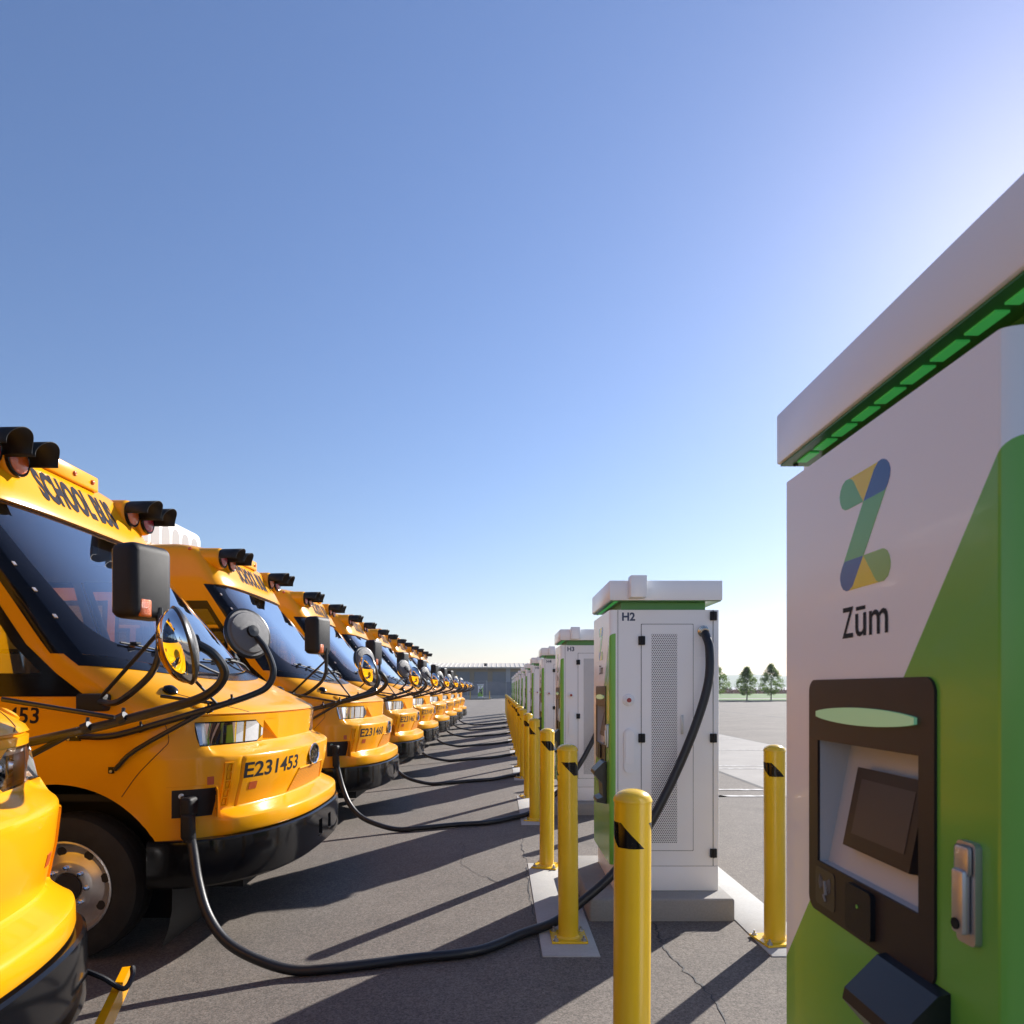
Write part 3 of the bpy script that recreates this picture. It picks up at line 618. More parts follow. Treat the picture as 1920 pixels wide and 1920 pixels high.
def body_grid(inset=0.0, zmin=0.0, holes=True):
    rows = [k[0] for k in KEYS if k[0] >= zmin]
    def dense(a, b, n): return [a + (b-a)*i/n for i in range(1, n)]
    if zmin < 0.6: rows += dense(0.52, 0.60, 2) + dense(0.83, 0.95, 3) + dense(0.95, 1.085, 3)
    rows += dense(1.175, 1.315, 3) + dense(1.75, 1.95, 2) + dense(1.95, 2.2, 2)
    rows = sorted(set(round(r, 5) for r in rows))
    front = [-1 + 2*i/72 for i in range(73)] + [s*x for s in (-1, 1) for x in (HL0, HL1, WQ, 0.15, 0.487, 0.497, 0.507, 0.585, 0.595, 0.605, 0.615, 0.625, 0.635)]
    ms = [i*0.05 for i in range(1, 25)] + [w[k] for w in WINDOWS for k in (0, 1)] + [1.0+0.4*k for k in range(1, 15)] + [6.6]
    qs = sorted(set(round(x, 5) for x in front)); keep = []
    special = set(round(s*x, 5) for s in (-1, 1) for x in (HL0, HL1, WQ, 0.15, 0.487, 0.497, 0.507, 0.585, 0.595, 0.605, 0.615, 0.625, 0.635, 1.0)) | {0.0}
    for x in qs:
        if x in special or all(abs(x-y) > 0.008 for y in special): keep.append(x)
    ms = sorted(set(round(x, 5) for x in ms)); cols = [-(1+m) for m in reversed(ms)] + keep + [1+m for m in ms]
    nr, nc = len(rows), len(cols); P = []
    for z in rows:
        for q in cols: P.append(G(q, z, -groove(q, z) if not inset else 0.0, inset))
    faces = []; arch = set()
    for j in range(nr-1):
        zc = (rows[j]+rows[j+1])/2
        for i in range(nc-1):
            qc = (cols[i]+cols[i+1])/2; a = abs(qc); idx = (j*nc+i, j*nc+i+1, (j+1)*nc+i+1, (j+1)*nc+i)
            if holes:
                if a < WQ and 1.625 <= zc <= 2.665: continue
                if a > 1 and any(w[0]+1 <= a <= w[1]+1 and w[2] <= zc <= w[3] for w in WINDOWS): continue
                if not inset and 0.15 < a < HL1 and HLZ0 <= zc <= HLZ1: continue
                c = sum((P[k] for k in idx), Vector())/4
                if not inset and abs(c.y) > 0.9 and math.hypot(c.x-ARCH_X, c.z-ARCH_Z) < ARCH_R: arch.update(idx); continue
            faces.append(idx)
    used = set(k for f in faces for k in f)
    for k in arch & used:   # snap the cut edge to the wheel-arch circle
        d = Vector((P[k].x-ARCH_X, P[k].z-ARCH_Z)); d = d.normalized()*ARCH_R; P[k] = Vector((ARCH_X+d.x, P[k].y, ARCH_Z+d.y))
    if not inset: faces.append(tuple(j*nc for j in range(nr))); faces.append(tuple(j*nc+nc-1 for j in reversed(range(nr))))
    remap = {}; b = MB()
    for f in faces:
        for k in f:
            if k not in remap: remap[k] = len(b.v); b.v.append(tuple(P[k]))
        b.f.append(tuple(remap[k] for k in f)); b.m.append(0)
    if not inset:   # rear wall
        rear = [remap[j*nc] for j in range(nr)] + [remap[j*nc+nc-1] for j in reversed(range(nr))]
        b.f = b.f[:-2]; b.m = b.m[:-2]; b.f.append(tuple(rear)); b.m.append(0)
    return b
def surf_box(b, q0, q1, z0, z1, h0, h1, nq=4, nz=1, mi=0):
    """slab lying on the body skin between heights h0 and h1"""
    top = [G(q0+(q1-q0)*i/nq, z0+(z1-z0)*j/nz, h1) for j in range(nz+1) for i in range(nq+1)]; bot = [G(q0+(q1-q0)*i/nq, z0+(z1-z0)*j/nz, h0) for j in range(nz+1) for i in range(nq+1)]
    n = nq+1; N = len(top); fs = []
    for j in range(nz):
        for i in range(nq): k = j*n+i; fs += [(k, k+1, k+n+1, k+n), (N+k, N+k+n, N+k+n+1, N+k+1)]
    for i in range(nq): fs += [(i, N+i, N+i+1, i+1), (nz*n+i, nz*n+i+1, N+nz*n+i+1, N+nz*n+i)]
    for j in range(nz): k = j*n; fs += [(k, k+n, N+k+n, N+k), (k+nq, N+k+nq, N+k+n+nq, k+n+nq)]
    return b.add(top+bot, fs, mi)
def nose_text(body, y0, width, z0, height, h=0.0012, offset=0.0, spacing=1.0):
    vs, fs, w, hh = text_geo(body, 0.12, offset, spacing=spacing)
    arc = [(0.0, y0)]; y = y0     # arc length along the curved nose
    while arc[-1][0] < width+0.05:
        a = G(q_of_y(y, z0+height/2), z0+height/2); b_ = G(q_of_y(y+0.01, z0+height/2), z0+height/2); y += 0.01; arc.append((arc[-1][0]+(b_-a).length, y))
    def at(s):
        for (s0, y_0), (s1, y_1) in zip(arc, arc[1:]):
            if s <= s1: return y_0+(y_1-y_0)*(s-s0)/(s1-s0)
        return arc[-1][1]
    b = MB(); b.add([G(q_of_y(at(v[0]*width/w), z0+v[1]*height/hh), z0+v[1]*height/hh, h) for v in vs], fs); return b

def make_bus():
    root = empty('school_bus', (0, 0, 0))
    def P_(b, name, m, parent=None, **k):
        if parent is None: return b.build(name, m, root, loc=OX, **k)
        return b.build(name, m, parent, **k)
    P_(body_grid(), 'body', YEL, angle=34)
    P_(body_grid(0.035, 1.20), 'interior_lining', LINING, angle=34)
    b = MB(); b.box(-8.7, -2.0, -1.1, 1.1, 0.86, 0.90); b.box(-8.6, -3.15, -1.05, 1.05, 0.20, 0.85); b.box(-3.2, -1.65, -0.66, 0.66, 0.24, 0.85); P_(b, 'floor_and_shade_boxes', BLACKM, smooth=False)  # bus floor, plus low boxes added to keep sun off the ground beneath
    # fill behind the nose so that no daylight shows through the wheel arches
    for s in (-1, 1):
        b = MB(); n = 24; rr = ARCH_R+0.012
        for (a0, a1) in ((R(-25), R(205)),):
            vs = [(ARCH_X+rr*math.cos(a), s*yy, ARCH_Z+rr*math.sin(a)) for yy in (1.205, 0.70) for a in [a0+(a1-a0)*i/n for i in range(n+1)]]
            fs = [(i, i+1, n+2+i, n+1+i) for i in range(n)] + [tuple(range(n+1, 2*n+2))]
            b.add(vs, fs)
        P_(b, 'wheel_arch_liner', BLACKM, angle=60)
    # windshield
    b = MB(); nq, nz = 48, 20; me_v = []; uv = []
    for j in range(nz+1):
        for i in range(nq+1):
            q = -WQ + 2*WQ*i/nq; z = 1.625 + (2.665-1.625)*j/nz; g = G(q, z, 0.002); me_v.append(g); uv.append((g.y, z - 0.02*(g.y)**2))
    b.add(me_v, [(j*(nq+1)+i, j*(nq+1)+i+1, (j+1)*(nq+1)+i+1, (j+1)*(nq+1)+i) for j in range(nz) for i in range(nq)])
    ws = P_(b, 'windshield', WSG, angle=60); ul = ws.data.uv_layers.new(name='UVMap')
    for lp in ws.data.loops: ul.data[lp.index].uv = uv[lp.vertex_index]
    # black cowl under the glass and black pillar trims
    b = MB(); surf_box(b, -0.90, 0.90, 1.570, 1.622, -0.004, 0.004, 44, 2); P_(b, 'cowl_trim', BLACKG)
    for s in (-1, 1):
        b = MB(); surf_box(b, s*0.80, s*0.968, 1.62, 2.665, -0.002, 0.004, 5, 14); P_(b, 'pillar_trim', BLACKG)
        for z in (1.85, 2.02, 2.19, 2.36, 2.53):
            b = MB(); surf_box(b, s*0.775, s*0.795, z, z+0.022, 0.0025, 0.012, 1); P_(b, 'trim_clip', WHITEPL)
    # side windows
    for s in (-1, 1):
        for k, (m0, m1, z0, z1) in enumerate(WINDOWS):
            fr = MB(); w_ = 0.085 if k == 0 else 0.045; a0, a1 = s*(1+m0-0.01), s*(1+m1+0.01)
            surf_box(fr, a0, a1, z0-0.012, z0+w_, -0.01, 0.004, 6, 1); surf_box(fr, a0, a1, z1-w_, z1+0.012, -0.01, 0.004, 6, 1)
            surf_box(fr, a0, s*(1+m0+w_), z0+w_, z1-w_, -0.01, 0.0042, 1, 6); surf_box(fr, s*(1+m1-w_), a1, z0+w_, z1-w_, -0.01, 0.0042, 1, 6)
            f = P_(fr, 'side_window', BLACKG)
            g = MB(); n1, n2 = 5, 6
            g.add([G(s*(1+m0+(m1-m0)*i/n1), z0+(z1-z0)*j/n2, -0.006) for j in range(n2+1) for i in range(n1+1)], [(j*(n1+1)+i, j*(n1+1)+i+1, (j+1)*(n1+1)+i+1, (j+1)*(n1+1)+i) for j in range(n2) for i in range(n1)]); P_(g, 'pane', GLASS, f)
    # headlights in their recesses
    for s in (-1, 1):
        hb = MB(); nq = 8
        for (h, mi) in ((-0.075, 0),):
            hb.add([G(s*(HL0+(HL1-HL0)*i/nq), z, h) for z in (HLZ0, HLZ1) for i in range(nq+1)], [(i, i+1, nq+2+i, nq+1+i) for i in range(nq)])
        for z in (HLZ0, HLZ1): hb.add([G(s*(HL0+(HL1-HL0)*i/nq), z, h) for h in (0.0, -0.075) for i in range(nq+1)], [(i, i+1, nq+2+i, nq+1+i) for i in range(nq)])
        for q in (HL0, HL1): hb.add([G(s*q, z, h) for z in (HLZ0, HLZ1) for h in (0.0, -0.075)], [(0, 1, 3, 2)])
        hl = P_(hb, 'headlight', LAMPIN, smooth=False)
        for (qa, qb) in ((0.33, 0.395), (0.41, 0.475)):
            b = MB(); surf_box(b, s*qa, s*qb, 1.20, 1.285, -0.074, -0.035, 2); P_(b, 'lamp_housing', BLACKG, hl)
            c = G(s*(qa+qb)/2, 1.242, -0.033); c2 = G(s*(qa+qb)/2, 1.242, 0.02); b = MB(); b.lathe([(0.0, 0.012), (0.018, 0.008), (0.026, 0.0), (0.030, -0.004)], axis_m(c, c2-c), 16); P_(b, 'projector_lens', CHROME, hl)
        b = MB(); surf_box(b, s*0.50, s*0.512, HLZ0, HLZ1, -0.07, -0.006, 1); surf_box(b, s*0.525, s*0.66, 1.185, 1.305, -0.074, -0.030, 4); P_(b, 'turn_reflector', LAMPIN, hl)
        b = MB(); M_ = (HLZ0+HLZ1)/2; b.add([G(s*HL0, HLZ1, 0.004), G(s*(HL0+0.055), HLZ1, 0.004), G(s*HL0, M_+0.01, 0.004), G(s*HL0, M_-0.03, 0.004), G(s*HL0, HLZ0, 0.004), G(s*(HL0+0.04), HLZ0, 0.004)], [(0, 1, 2), (3, 4, 5)]); P_(b, 'lamp_surround', YEL, smooth=False)
        b = MB(); surf_box(b, s*0.30, s*0.50, 1.288, 1.300, -0.05, -0.012, 5); P_(b, 'daylight_bar', WHITEPL, hl)
        b = MB(); surf_box(b, s*HL0, s*HL1, HLZ0, HLZ0+0.008, -0.03, 0.003, 8); surf_box(b, s*HL0, s*HL1, HLZ1-0.008, HLZ1, -0.03, 0.003, 8); P_(b, 'lamp_rim', BLACKG, hl)
        b = MB(); b.add([G(s*(HL0+(HL1-HL0)*i/nq), z, 0.002) for z in (HLZ0, HLZ1) for i in range(nq+1)], [(i, i+1, nq+2+i, nq+1+i) for i in range(nq)]); P_(b, 'lens', LENSG, hl)
        # angled notch between lamp and grille face
        A_, B_, C_, D_ = G(s*0.15, HLZ1), G(s*HL0, HLZ1), G(s*0.15, HLZ0), G(s*HL0, HLZ0); Q_ = G(s*HL0, HLZ0+0.01, -0.06); Q2 = G(s*HL0, HLZ1-0.02, -0.035); m1_ = G(s*0.21, HLZ1, 0)
        b = MB(); b.add([A_, B_, C_, D_, Q_, Q2], [(0, 1, 2), (1, 5, 2), (5, 4, 2), (2, 4, 3)] if s > 0 else [(0, 2, 1), (1, 2, 5), (5, 2, 4), (2, 3, 4)]); P_(b, 'headlight_notch', YEL, smooth=False)
    # nose details
    for s in (-1, 1):
        b = MB(); q0, q1, z0, z1 = 0.545, 0.590, 0.815, 1.075
        surf_box(b, s*q0, s*(q0+0.010), z0, z1, -0.002, 0.010, 1, 4); surf_box(b, s*(q1-0.010), s*q1, z0, z1, -0.002, 0.010, 1, 4)
        for k in range(6): z = z0 + (z1-z0-0.008)*k/5; surf_box(b, s*q0, s*q1, z, z+0.008, -0.002, 0.0098, 1)
        for k in range(5):
            z = z0 + (z1-z0-0.008)*k/5 + 0.014; surf_box(b, s*(q0+0.016), s*(q1-0.016), z, z+0.032, -0.002, 0.005, 1)
        P_(b, 'corner_vent', YEL, smooth=False)
        b = MB(); surf_box(b, s*0.40, s*0.445, 0.895, 0.94, 0.0003, 0.002, 2); P_(b, 'reflector', REFLECT)
        b = MB(); surf_box(b, s*0.630, s*0.662, 0.89, 1.0, 0.0003, 0.002, 2); P_(b, 'reflector', REFLECT)
    # lower grille: recessed perforated trapezoid in a raised frame
    b = MB(); n = 16
    def gq(i, z): w = 0.40 - 0.12*(z-0.818)/0.15; return q_of_y(-w+2*w*i/n, z)
    zs = [0.818, 0.87, 0.915, 0.955]
    b.add([G(gq(i, z), z, 0.003) for z in zs for i in range(n+1)], [(j*(n+1)+i, j*(n+1)+i+1, (j+1)*(n+1)+i+1, (j+1)*(n+1)+i) for j in range(3) for i in range(n)]); gr = P_(b, 'lower_grille', GRILLE, angle=60)
    b = MB(); b.tube([G(gq(i, 0.955), 0.96, 0.006) for i in range(n+1)], 0.007, 6); b.tube([G(gq(0, z), z, 0.004) for z in zs+[0.96]], 0.006, 6); b.tube([G(gq(n, z), z, 0.004) for z in zs+[0.96]], 0.006, 6); P_(b, 'grille_frame', YEL, gr)
    # oval emblem
    b = MB(); c = G(0, 1.045, 0.004); k = 28
    ring = [(c.x + 0.006 - 0.10*(0.118*math.cos(a))**2, 0.118*math.cos(a), 1.035 + 0.072*math.sin(a)) for a in [2*math.pi*i/k for i in range(k+1)]]
    b.tube(ring, 0.0075, 8, cap=False); em = P_(b, 'emblem', CHROME)
    b = MB(); b.add([(c.x+0.002 - 0.10*p[1]**2, p[1], p[2]) for p in [Vector((0, 0.115*math.cos(2*math.pi*i/k), 1.035+0.069*math.sin(2*math.pi*i/k))) for i in range(k)]], [tuple(range(k))]); P_(b, 'emblem_disc', BLACKG, em, smooth=False)
    vs, fs, w, h = text_geo('BYD', 0.1, 0.002, extrude=0.0); b = MB()
    b.add([(c.x+0.008 - 0.10*(v[0]*0.15/w-0.075)**2, v[0]*0.15/w-0.075, 1.005+v[1]*0.06/h) for v in vs], fs); P_(b, 'emblem_lettering', CHROME, em, smooth=False)
    # bumper: heavy bowed channel with tow slots
    def bump(q, z, h=0.0):
        a = min(abs(q), 1.0)*math.pi/2; p = 2.5; W, A, X0 = 1.222, 0.66, -1.292
        x = X0-A+A*math.cos(a)**(2/p) - max(0, abs(q)-1); y = math.copysign(W*math.sin(a)**(2/p), q)
        n = Vector((math.cos(a), math.copysign(math.sin(a), q), 0)); return Vector((x, y, z)) + n*h
    qs = [-1.03] + [-1+2*i/64 for i in range(65)] + [1.03]
    prof = [(0.652, -0.10), (0.652, -0.014), (0.643, -0.003), (0.62, 0.0), (0.52, 0.002), (0.43, 0.0), (0.395, -0.004), (0.380, -0.020), (0.380, -0.10)]
    slots = [(0.021, 0.054)]; sz0, sz1 = 0.465, 0.575
    qs = sorted([q for q in qs if all(abs(abs(q)-e_) > 0.008 for sl in slots for e_ in sl)] + [s_*e_ for s_ in (-1, 1) for sl in slots for e_ in sl])
    prof = sorted(prof + [(sz0, 0.001), (sz1, 0.001)], key=lambda t: -t[0]) if False else prof[:4] + [(sz1, 0.001), (0.52, 0.002), (sz0, 0.001)] + prof[5:]
    b = MB(); nq = len(qs)
    b.add([bump(q, z, h) for z, h in prof for q in qs], [(j*nq+i, (j+1)*nq+i, (j+1)*nq+i+1, j*nq+i+1) for j in range(len(prof)-1) for i in range(nq-1)
          if not (sz0 < (prof[j][0]+prof[j+1][0])/2 < sz1 and any(sl[0] < abs(qs[i]+qs[i+1])/2 < sl[1] for sl in slots))])
    bp = P_(b, 'bumper', BLACKG, angle=38)
    for s in (-1, 1):
        for qa, qb in slots:
            b = MB(); o4 = [(qa, sz0), (qb, sz0), (qb, sz1), (qa, sz1)]
            b.add([bump(s*q, z, 0.001) for q, z in o4] + [bump(s*q, z, -0.07) for q, z in o4], [(0, 1, 5, 4), (1, 2, 6, 5), (2, 3, 7, 6), (3, 0, 4, 7), (4, 5, 6, 7)]); P_(b, 'tow_slot', BLACKM, bp, smooth=False)
            b = MB(); b.tube([bump(s*q, sz0, 0.002) for q in (qa, (qa+qb)/2, qb)], 0.004, 6); P_(b, 'slot_lip', BLACKG, bp)
    b = MB(); b.box(-1.95, -1.62, -0.72, 0.72, 0.36, 0.60); P_(b, 'front_crossmember', BLACKM, smooth=False)
    # roof sign lettering, clearance lights
    b = nose_text('SCHOOL BUS', -0.49, 0.90, 2.775, 0.225, 0.0032, offset=0.0056, spacing=1.06); P_(b, 'sign_lettering', SIGNINK, smooth=False)
    b = MB(); b.bevbox(-3.40, -3.145, -0.31, 0.31, 3.045, 3.165, 0.018); bx = P_(b, 'clearance_light_box', YEL)
    for y in (-0.22, 0, 0.22):
        b = MB(); b.lathe([(0.019, -0.004), (0.019, 0.006), (0.012, 0.013), (0, 0.015)], axis_m((-3.145, y, 3.105), (1, 0, 0)), 14); P_(b, 'clearance_light', AMBER, bx)
    for s in (-1, 1):
        b = MB(); c = G(s*0.93, 3.06, 0.0); c2 = G(s*0.93, 3.06, 0.02); b.lathe([(0.022, -0.01), (0.022, 0.010), (0.013, 0.018), (0, 0.019)], axis_m(c, c2-c), 14); P_(b, 'clearance_light', AMBER)
        for y, m_ in ((0.68, AMBER), (0.93, REDL)):
            # yellow pod, round black housing, lens and long visor
            z = 2.975; X = -3.095
            b = MB(); b.lathe([(0.118, -0.30), (0.118, -0.03), (0.112, -0.006), (0.100, 0.0)], axis_m((X, s*y, z), (1, 0, 0)), 28); wl = P_(b, 'warning_light', YEL, angle=50)
            b = MB(); b.lathe([(0.104, -0.01), (0.104, 0.020), (0.096, 0.024), (0.088, 0.020)], axis_m((X, s*y, z), (1, 0, 0)), 28); P_(b, 'lamp_ring', BLACKG, wl, angle=50)
            b = MB(); b.lathe([(0.090, 0.014), (0.085, 0.022), (0.06, 0.031), (0.03, 0.036), (0, 0.037)], axis_m((X, s*y, z), (1, 0, 0)), 24); P_(b, 'lamp_lens', m_, wl)
            b = MB(); vs = []; nn = 22
            for hh, rr in ((0.0, 0.106), (0.10, 0.108), (0.235, 0.110)):
                for i in range(nn+1):
                    a = R(-8 + 196*i/nn); back = 0.0 if hh < 0.2 else 0.05*abs(math.cos(a))**3
                    vs.append((X+0.012+hh-back, s*y + rr*math.cos(a), z + rr*math.sin(a)))
            b.add(vs, [(j*(nn+1)+i, j*(nn+1)+i+1, (j+1)*(nn+1)+i+1, (j+1)*(nn+1)+i) for j in range(2) for i in range(nn)])
            v = P_(b, 'visor', BLACKM, wl, angle=60); sm = v.modifiers.new('thickness', 'SOLIDIFY'); sm.thickness = 0.004; sm.offset = 0
    # wheels
    def wheel(x, y, s):
        M = axis_m((x, y, 0.362), (0, s, 0)) @ Matrix.Diagonal((0.927, 0.927, 1, 1)); Rt = 0.455
        b = MB(); b.lathe([(0.285, -0.22), (0.36, -0.235), (0.43, -0.225), (0.452, -0.19), (Rt, -0.12), (0.453, -0.05), (0.440, -0.012), (0.405, 0.006), (0.345, 0.010), (0.296, 0.0), (0.285, -0.02)], M, 48)
        for k in range(3): b.lathe([(0.4555, -0.17+0.045*k), (0.449, -0.165+0.045*k), (0.4555, -0.16+0.045*k)], M, 36)
        w = P_(b, 'wheel', RUBBER, angle=40)
        b = MB(); b.lathe([(0.297, -0.012), (0.296, 0.004), (0.286, 0.006), (0.280, -0.006), (0.266, -0.024), (0.258, -0.055), (0.215, -0.060), (0.190, -0.050), (0.165, -0.036), (0.155, -0.032), (0.095, -0.032), (0.090, -0.036), (0.088, -0.10), (0, -0.10)], M, 48); rim = P_(b, 'rim', ALU, w, angle=28)
        for k in range(8):
            a = 2*math.pi*(k+0.3)/8; b = MB(); b.lathe([(0.0, 0.0), (0.029, 0.0), (0.031, -0.004)], M @ Matrix.Translation((0.226*math.cos(a), 0.226*math.sin(a), -0.0555)), 16); P_(b, 'hand_hole', SEAM, rim, angle=60)
        b = MB(); b.lathe([(0.0, -0.03), (0.083, -0.03), (0.086, -0.034)], M, 24); P_(b, 'hub_bore', SEAM, rim)
        for k in range(8):
            a = 2*math.pi*k/8; b = MB(); b.lathe([(0.017, 0.0), (0.017, 0.010), (0.014, 0.012), (0.014, 0.028), (0.006, 0.034), (0, 0.034)], M @ Matrix.Translation((0.125*math.cos(a), 0.125*math.sin(a), -0.034)), 6); P_(b, 'lug_nut', CHROME, rim, angle=25)
    wheel(ARCH_X, -1.135, -1); wheel(ARCH_X, 1.135, 1); wheel(-6.6, -1.10, -1); wheel(-6.6, 1.10, 1)
    # mirrors on both sides
    for s in (-1, 1):
        def sp(pts): return [Vector((p[0], s*p[1], p[2])) for p in pts]
        if s < 0:
            b = MB(); b.tube(smooth_path(sp([(-2.24, 1.24, 1.44), (-2.10, 1.33, 1.435), (-1.99, 1.385, 1.48), (-1.86, 1.425, 1.58), (-1.81, 1.44, 1.665), (-1.80, 1.44, 1.76), (-1.80, 1.44, 1.94)]), 6), 0.0175, 10)
            b.tube(sp([(-2.22, 1.25, 1.465), (-1.815, 1.435, 1.80)]), 0.011, 8); b.tube(sp([(-1.81, 1.43, 1.76), (-1.60, 1.195, 1.43)]), 0.009, 8)
            for p in ((-1.80, 1.44, 1.80), (-1.80, 1.44, 1.70)): b.tube(sp([(p[0], p[1], p[2]-0.012), (p[0], p[1], p[2]+0.012)]), 0.021, 10)
            wm = P_(b, 'wing_mirror', BLACKT)
            b = MB(); p0 = G(s*q_of_x(-2.33, 1.43, 1), 1.43); b.bevbox(-2.36, -2.20, min(s*1.16, s*1.262), max(s*1.16, s*1.262), 1.385, 1.485, 0.018); P_(b, 'mirror_base', BLACKM, wm)
            b = MB(); b.bevbox(-0.085, 0.085, -0.13, 0.13, -0.195, 0.195, 0.045, 4)
            rot = Matrix.Translation((-1.885, s*1.455, 2.07)) @ Matrix.Rotation(R(20*s), 4, 'Z'); b.v = [tuple(rot @ Vector(p)) for p in b.v]; hd = P_(b, 'mirror_head', BLACKM, wm, angle=60)
            b = MB(); b.box(-0.0865, -0.0858, -0.105, 0.105, -0.165, 0.165); b.v = [tuple(rot @ Vector(p)) for p in b.v]; P_(b, 'mirror_pane', MIRROR, hd, smooth=False)
            b = MB(); b.bevbox(0.060, 0.0885, s*0.05-0.036, s*0.05+0.036, -0.188, -0.095, 0.010, 2); b.v = [tuple(rot @ Vector(p)) for p in b.v]; P_(b, 'turn_signal', AMBER, hd, angle=60)
        # cross-view mirror in front of the nose
        b = MB(); b.tube(smooth_path(sp([(-2.36, 1.215, 1.245), (-2.20, 1.245, 1.245), (-2.05, 1.245, 1.275), (-1.62, 1.20, 1.405), (-1.42, 1.145, 1.475), (-1.335, 1.115, 1.53), (-1.31, 1.10, 1.62), (-1.36, 1.08, 1.74), (-1.435, 1.06, 1.83)]), 6), 0.0185, 10)
        b.tube(smooth_path(sp([(-2.15, 1.235, 1.06), (-2.02, 1.25, 1.175), (-1.66, 1.205, 1.385)]), 4), 0.013, 8); b.tube(sp([(-1.93, 1.16, 1.47), (-1.58, 1.19, 1.425)]), 0.010, 8)
        for t_ in ((-1.64, 1.2, 1.395), (-1.52, 1.172, 1.44), (-2.0, 1.24, 1.29)): b.tube(sp([(t_[0]-0.014, t_[1], t_[2]-0.006), (t_[0]+0.014, t_[1], t_[2]+0.006)]), 0.022, 8); b.tube(sp([t_, (t_[0], t_[1]+0.01, t_[2]+0.04)]), 0.007, 6)
        if s > 0:
            b = MB(); b.tube(smooth_path(sp([(-2.36, 1.215, 1.225), (-2.20, 1.245, 1.228), (-1.68, 1.22, 1.335), (-1.30, 1.15, 1.425), (-1.10, 1.11, 1.485), (-1.02, 1.09, 1.565), (-1.05, 1.07, 1.64), (-1.115, 1.055, 1.685)]), 6), 0.0185, 10); b.tube(smooth_path(sp([(-2.15, 1.235, 1.06), (-2.02, 1.25, 1.16), (-1.66, 1.215, 1.345)]), 4), 0.013, 8); b.tube(sp([(-1.93, 1.16, 1.47), (-1.50, 1.19, 1.395)]), 0.010, 8)
            for t_ in ((-1.62, 1.2, 1.355), (-1.46, 1.172, 1.395), (-2.0, 1.235, 1.272)): b.tube(sp([(t_[0]-0.014, t_[1], t_[2]-0.006), (t_[0]+0.014, t_[1], t_[2]+0.006)]), 0.022, 8); b.tube(sp([t_, (t_[0], t_[1]+0.01, t_[2]+0.04)]), 0.007, 6)
        cm = P_(b, 'cross_view_mirror', BLACKT)
        ax = Vector((-0.78, -s*0.56, -0.22)).normalized(); cc = Vector((-1.475, s*1.055, 1.835)) if s < 0 else Vector((-1.165, 1.05, 1.675))
        b = MB(); b.lathe([(0.146*math.cos(a), 0.085*math.sin(a)) for a in [k*math.pi/2/9 for k in range(10)]], axis_m(cc, ax), 32); P_(b, 'convex_glass', MIRROR, cm)
        b = MB(); b.lathe([(0.147, 0.008), (0.154, 0.0), (0.147, -0.012), (0.140, -0.014)], axis_m(cc, ax), 32); P_(b, 'mirror_rim', BLACKT, cm, angle=60)
        b = MB(); b.lathe([(0.141, -0.012), (0.126, -0.016), (0.120, -0.026), (0.07, -0.042), (0.0, -0.046)], axis_m(cc, ax), 32); P_(b, 'mirror_shell', MIRBACK, cm, angle=24)
        b = MB(); b.lathe([(0.036, -0.040), (0.034, -0.062), (0.0, -0.066)], axis_m(cc, ax), 16); P_(b, 'mirror_mount', BLACKT, cm)
        for (x, z, w_, h_, sc_) in ((-2.36, 1.245, 0.075, 0.055, 1), (-2.16, 1.055, 0.028, 0.036, 0)):
            q = q_of_x(x, z, s); b = MB(); surf_box(b, q-0.001, q+s*(w_), z-h_/2, z+h_/2, 0.0, 0.012, 2); pt = P_(b, 'mount_plate', BLACKG, cm)
            for dq, dz in (((0.012, 0.0), (w_-0.014, 0.018), (w_-0.014, -0.018)) if sc_ else ((w_/2, -0.006),)):
                c = G(q+s*dq, z+dz, 0.012); c2 = G(q+s*dq, z+dz, 0.03); b = MB(); b.lathe([(0.008, 0), (0.008, 0.004), (0, 0.005)], axis_m(c, c2-c), 10); P_(b, 'screw', GALV, cm)
        b = MB(); c = G(s*q_of_x(-1.95, 1.47, 1), 1.47, 0); b.lathe([(0.045, -0.01), (0.042, 0.012), (0.02, 0.028), (0, 0.03)], axis_m(c, G(s*q_of_x(-1.95, 1.47, 1), 1.47, 0.03)-c), 18); P_(b, 'hood_latch', BLACKG)
        c = G(s*q_of_x(-1.78, 1.40, 1), 1.405, 0); b = MB(); b.lathe([(0.038, -0.01), (0.036, 0.008), (0.02, 0.014), (0, 0.015)], axis_m(c, G(s*q_of_x(-1.78, 1.40, 1), 1.405, 0.03)-c), 18); P_(b, 'hood_plug', YEL)
        # fender seam and hood seam
        b = MB(); b.tube([G(s*q_of_x(x, z, 1), z, 0.0005) for x, z in [(p.x, p.z) for p in smooth_path([(-1.925, 0, 1.335), (-1.905, 0, 1.30), (-1.885, 0, 1.215), (-1.905, 0, 1.175), (-1.96, 0, 1.11), (-2.04, 0, 1.02), (-2.12, 0, 0.905)], 5)]], 0.0026, 5); b.tube([G(s*q_of_x(-1.98-0.0*k, 1.47, 1)*(1-k*0.055), 1.47-0.013*k, 0.0005) for k in range(9)], 0.0024, 5); P_(b, 'panel_joint', mat('panel_joint_shadow', (0.16, 0.055, 0.004), 0.7) if 'panel_joint_shadow' not in MATS else MATS['panel_joint_shadow'], angle=70)
    # wipers
    for (qa, za, qb, zb_, qp) in ((-0.08, 1.70, -0.52, 1.73, -0.02), (0.42, 1.70, -0.02, 1.715, 0.46)):
        b = MB(); N = 12; b.tube([G(qa+(qb-qa)*i/N, za+(zb_-za)*i/N + 0.012*math.sin(math.pi*i/N), 0.016) for i in range(N+1)], 0.0075, 6)
        mid = ((qa+qb)/2, (za+zb_)/2+0.012); b.tube([G(qp+(mid[0]-qp)*i/6, 1.612+(mid[1]-1.612)*i/6, 0.014+0.022*math.sin(math.pi*i/6)) for i in range(7)], 0.009, 6)
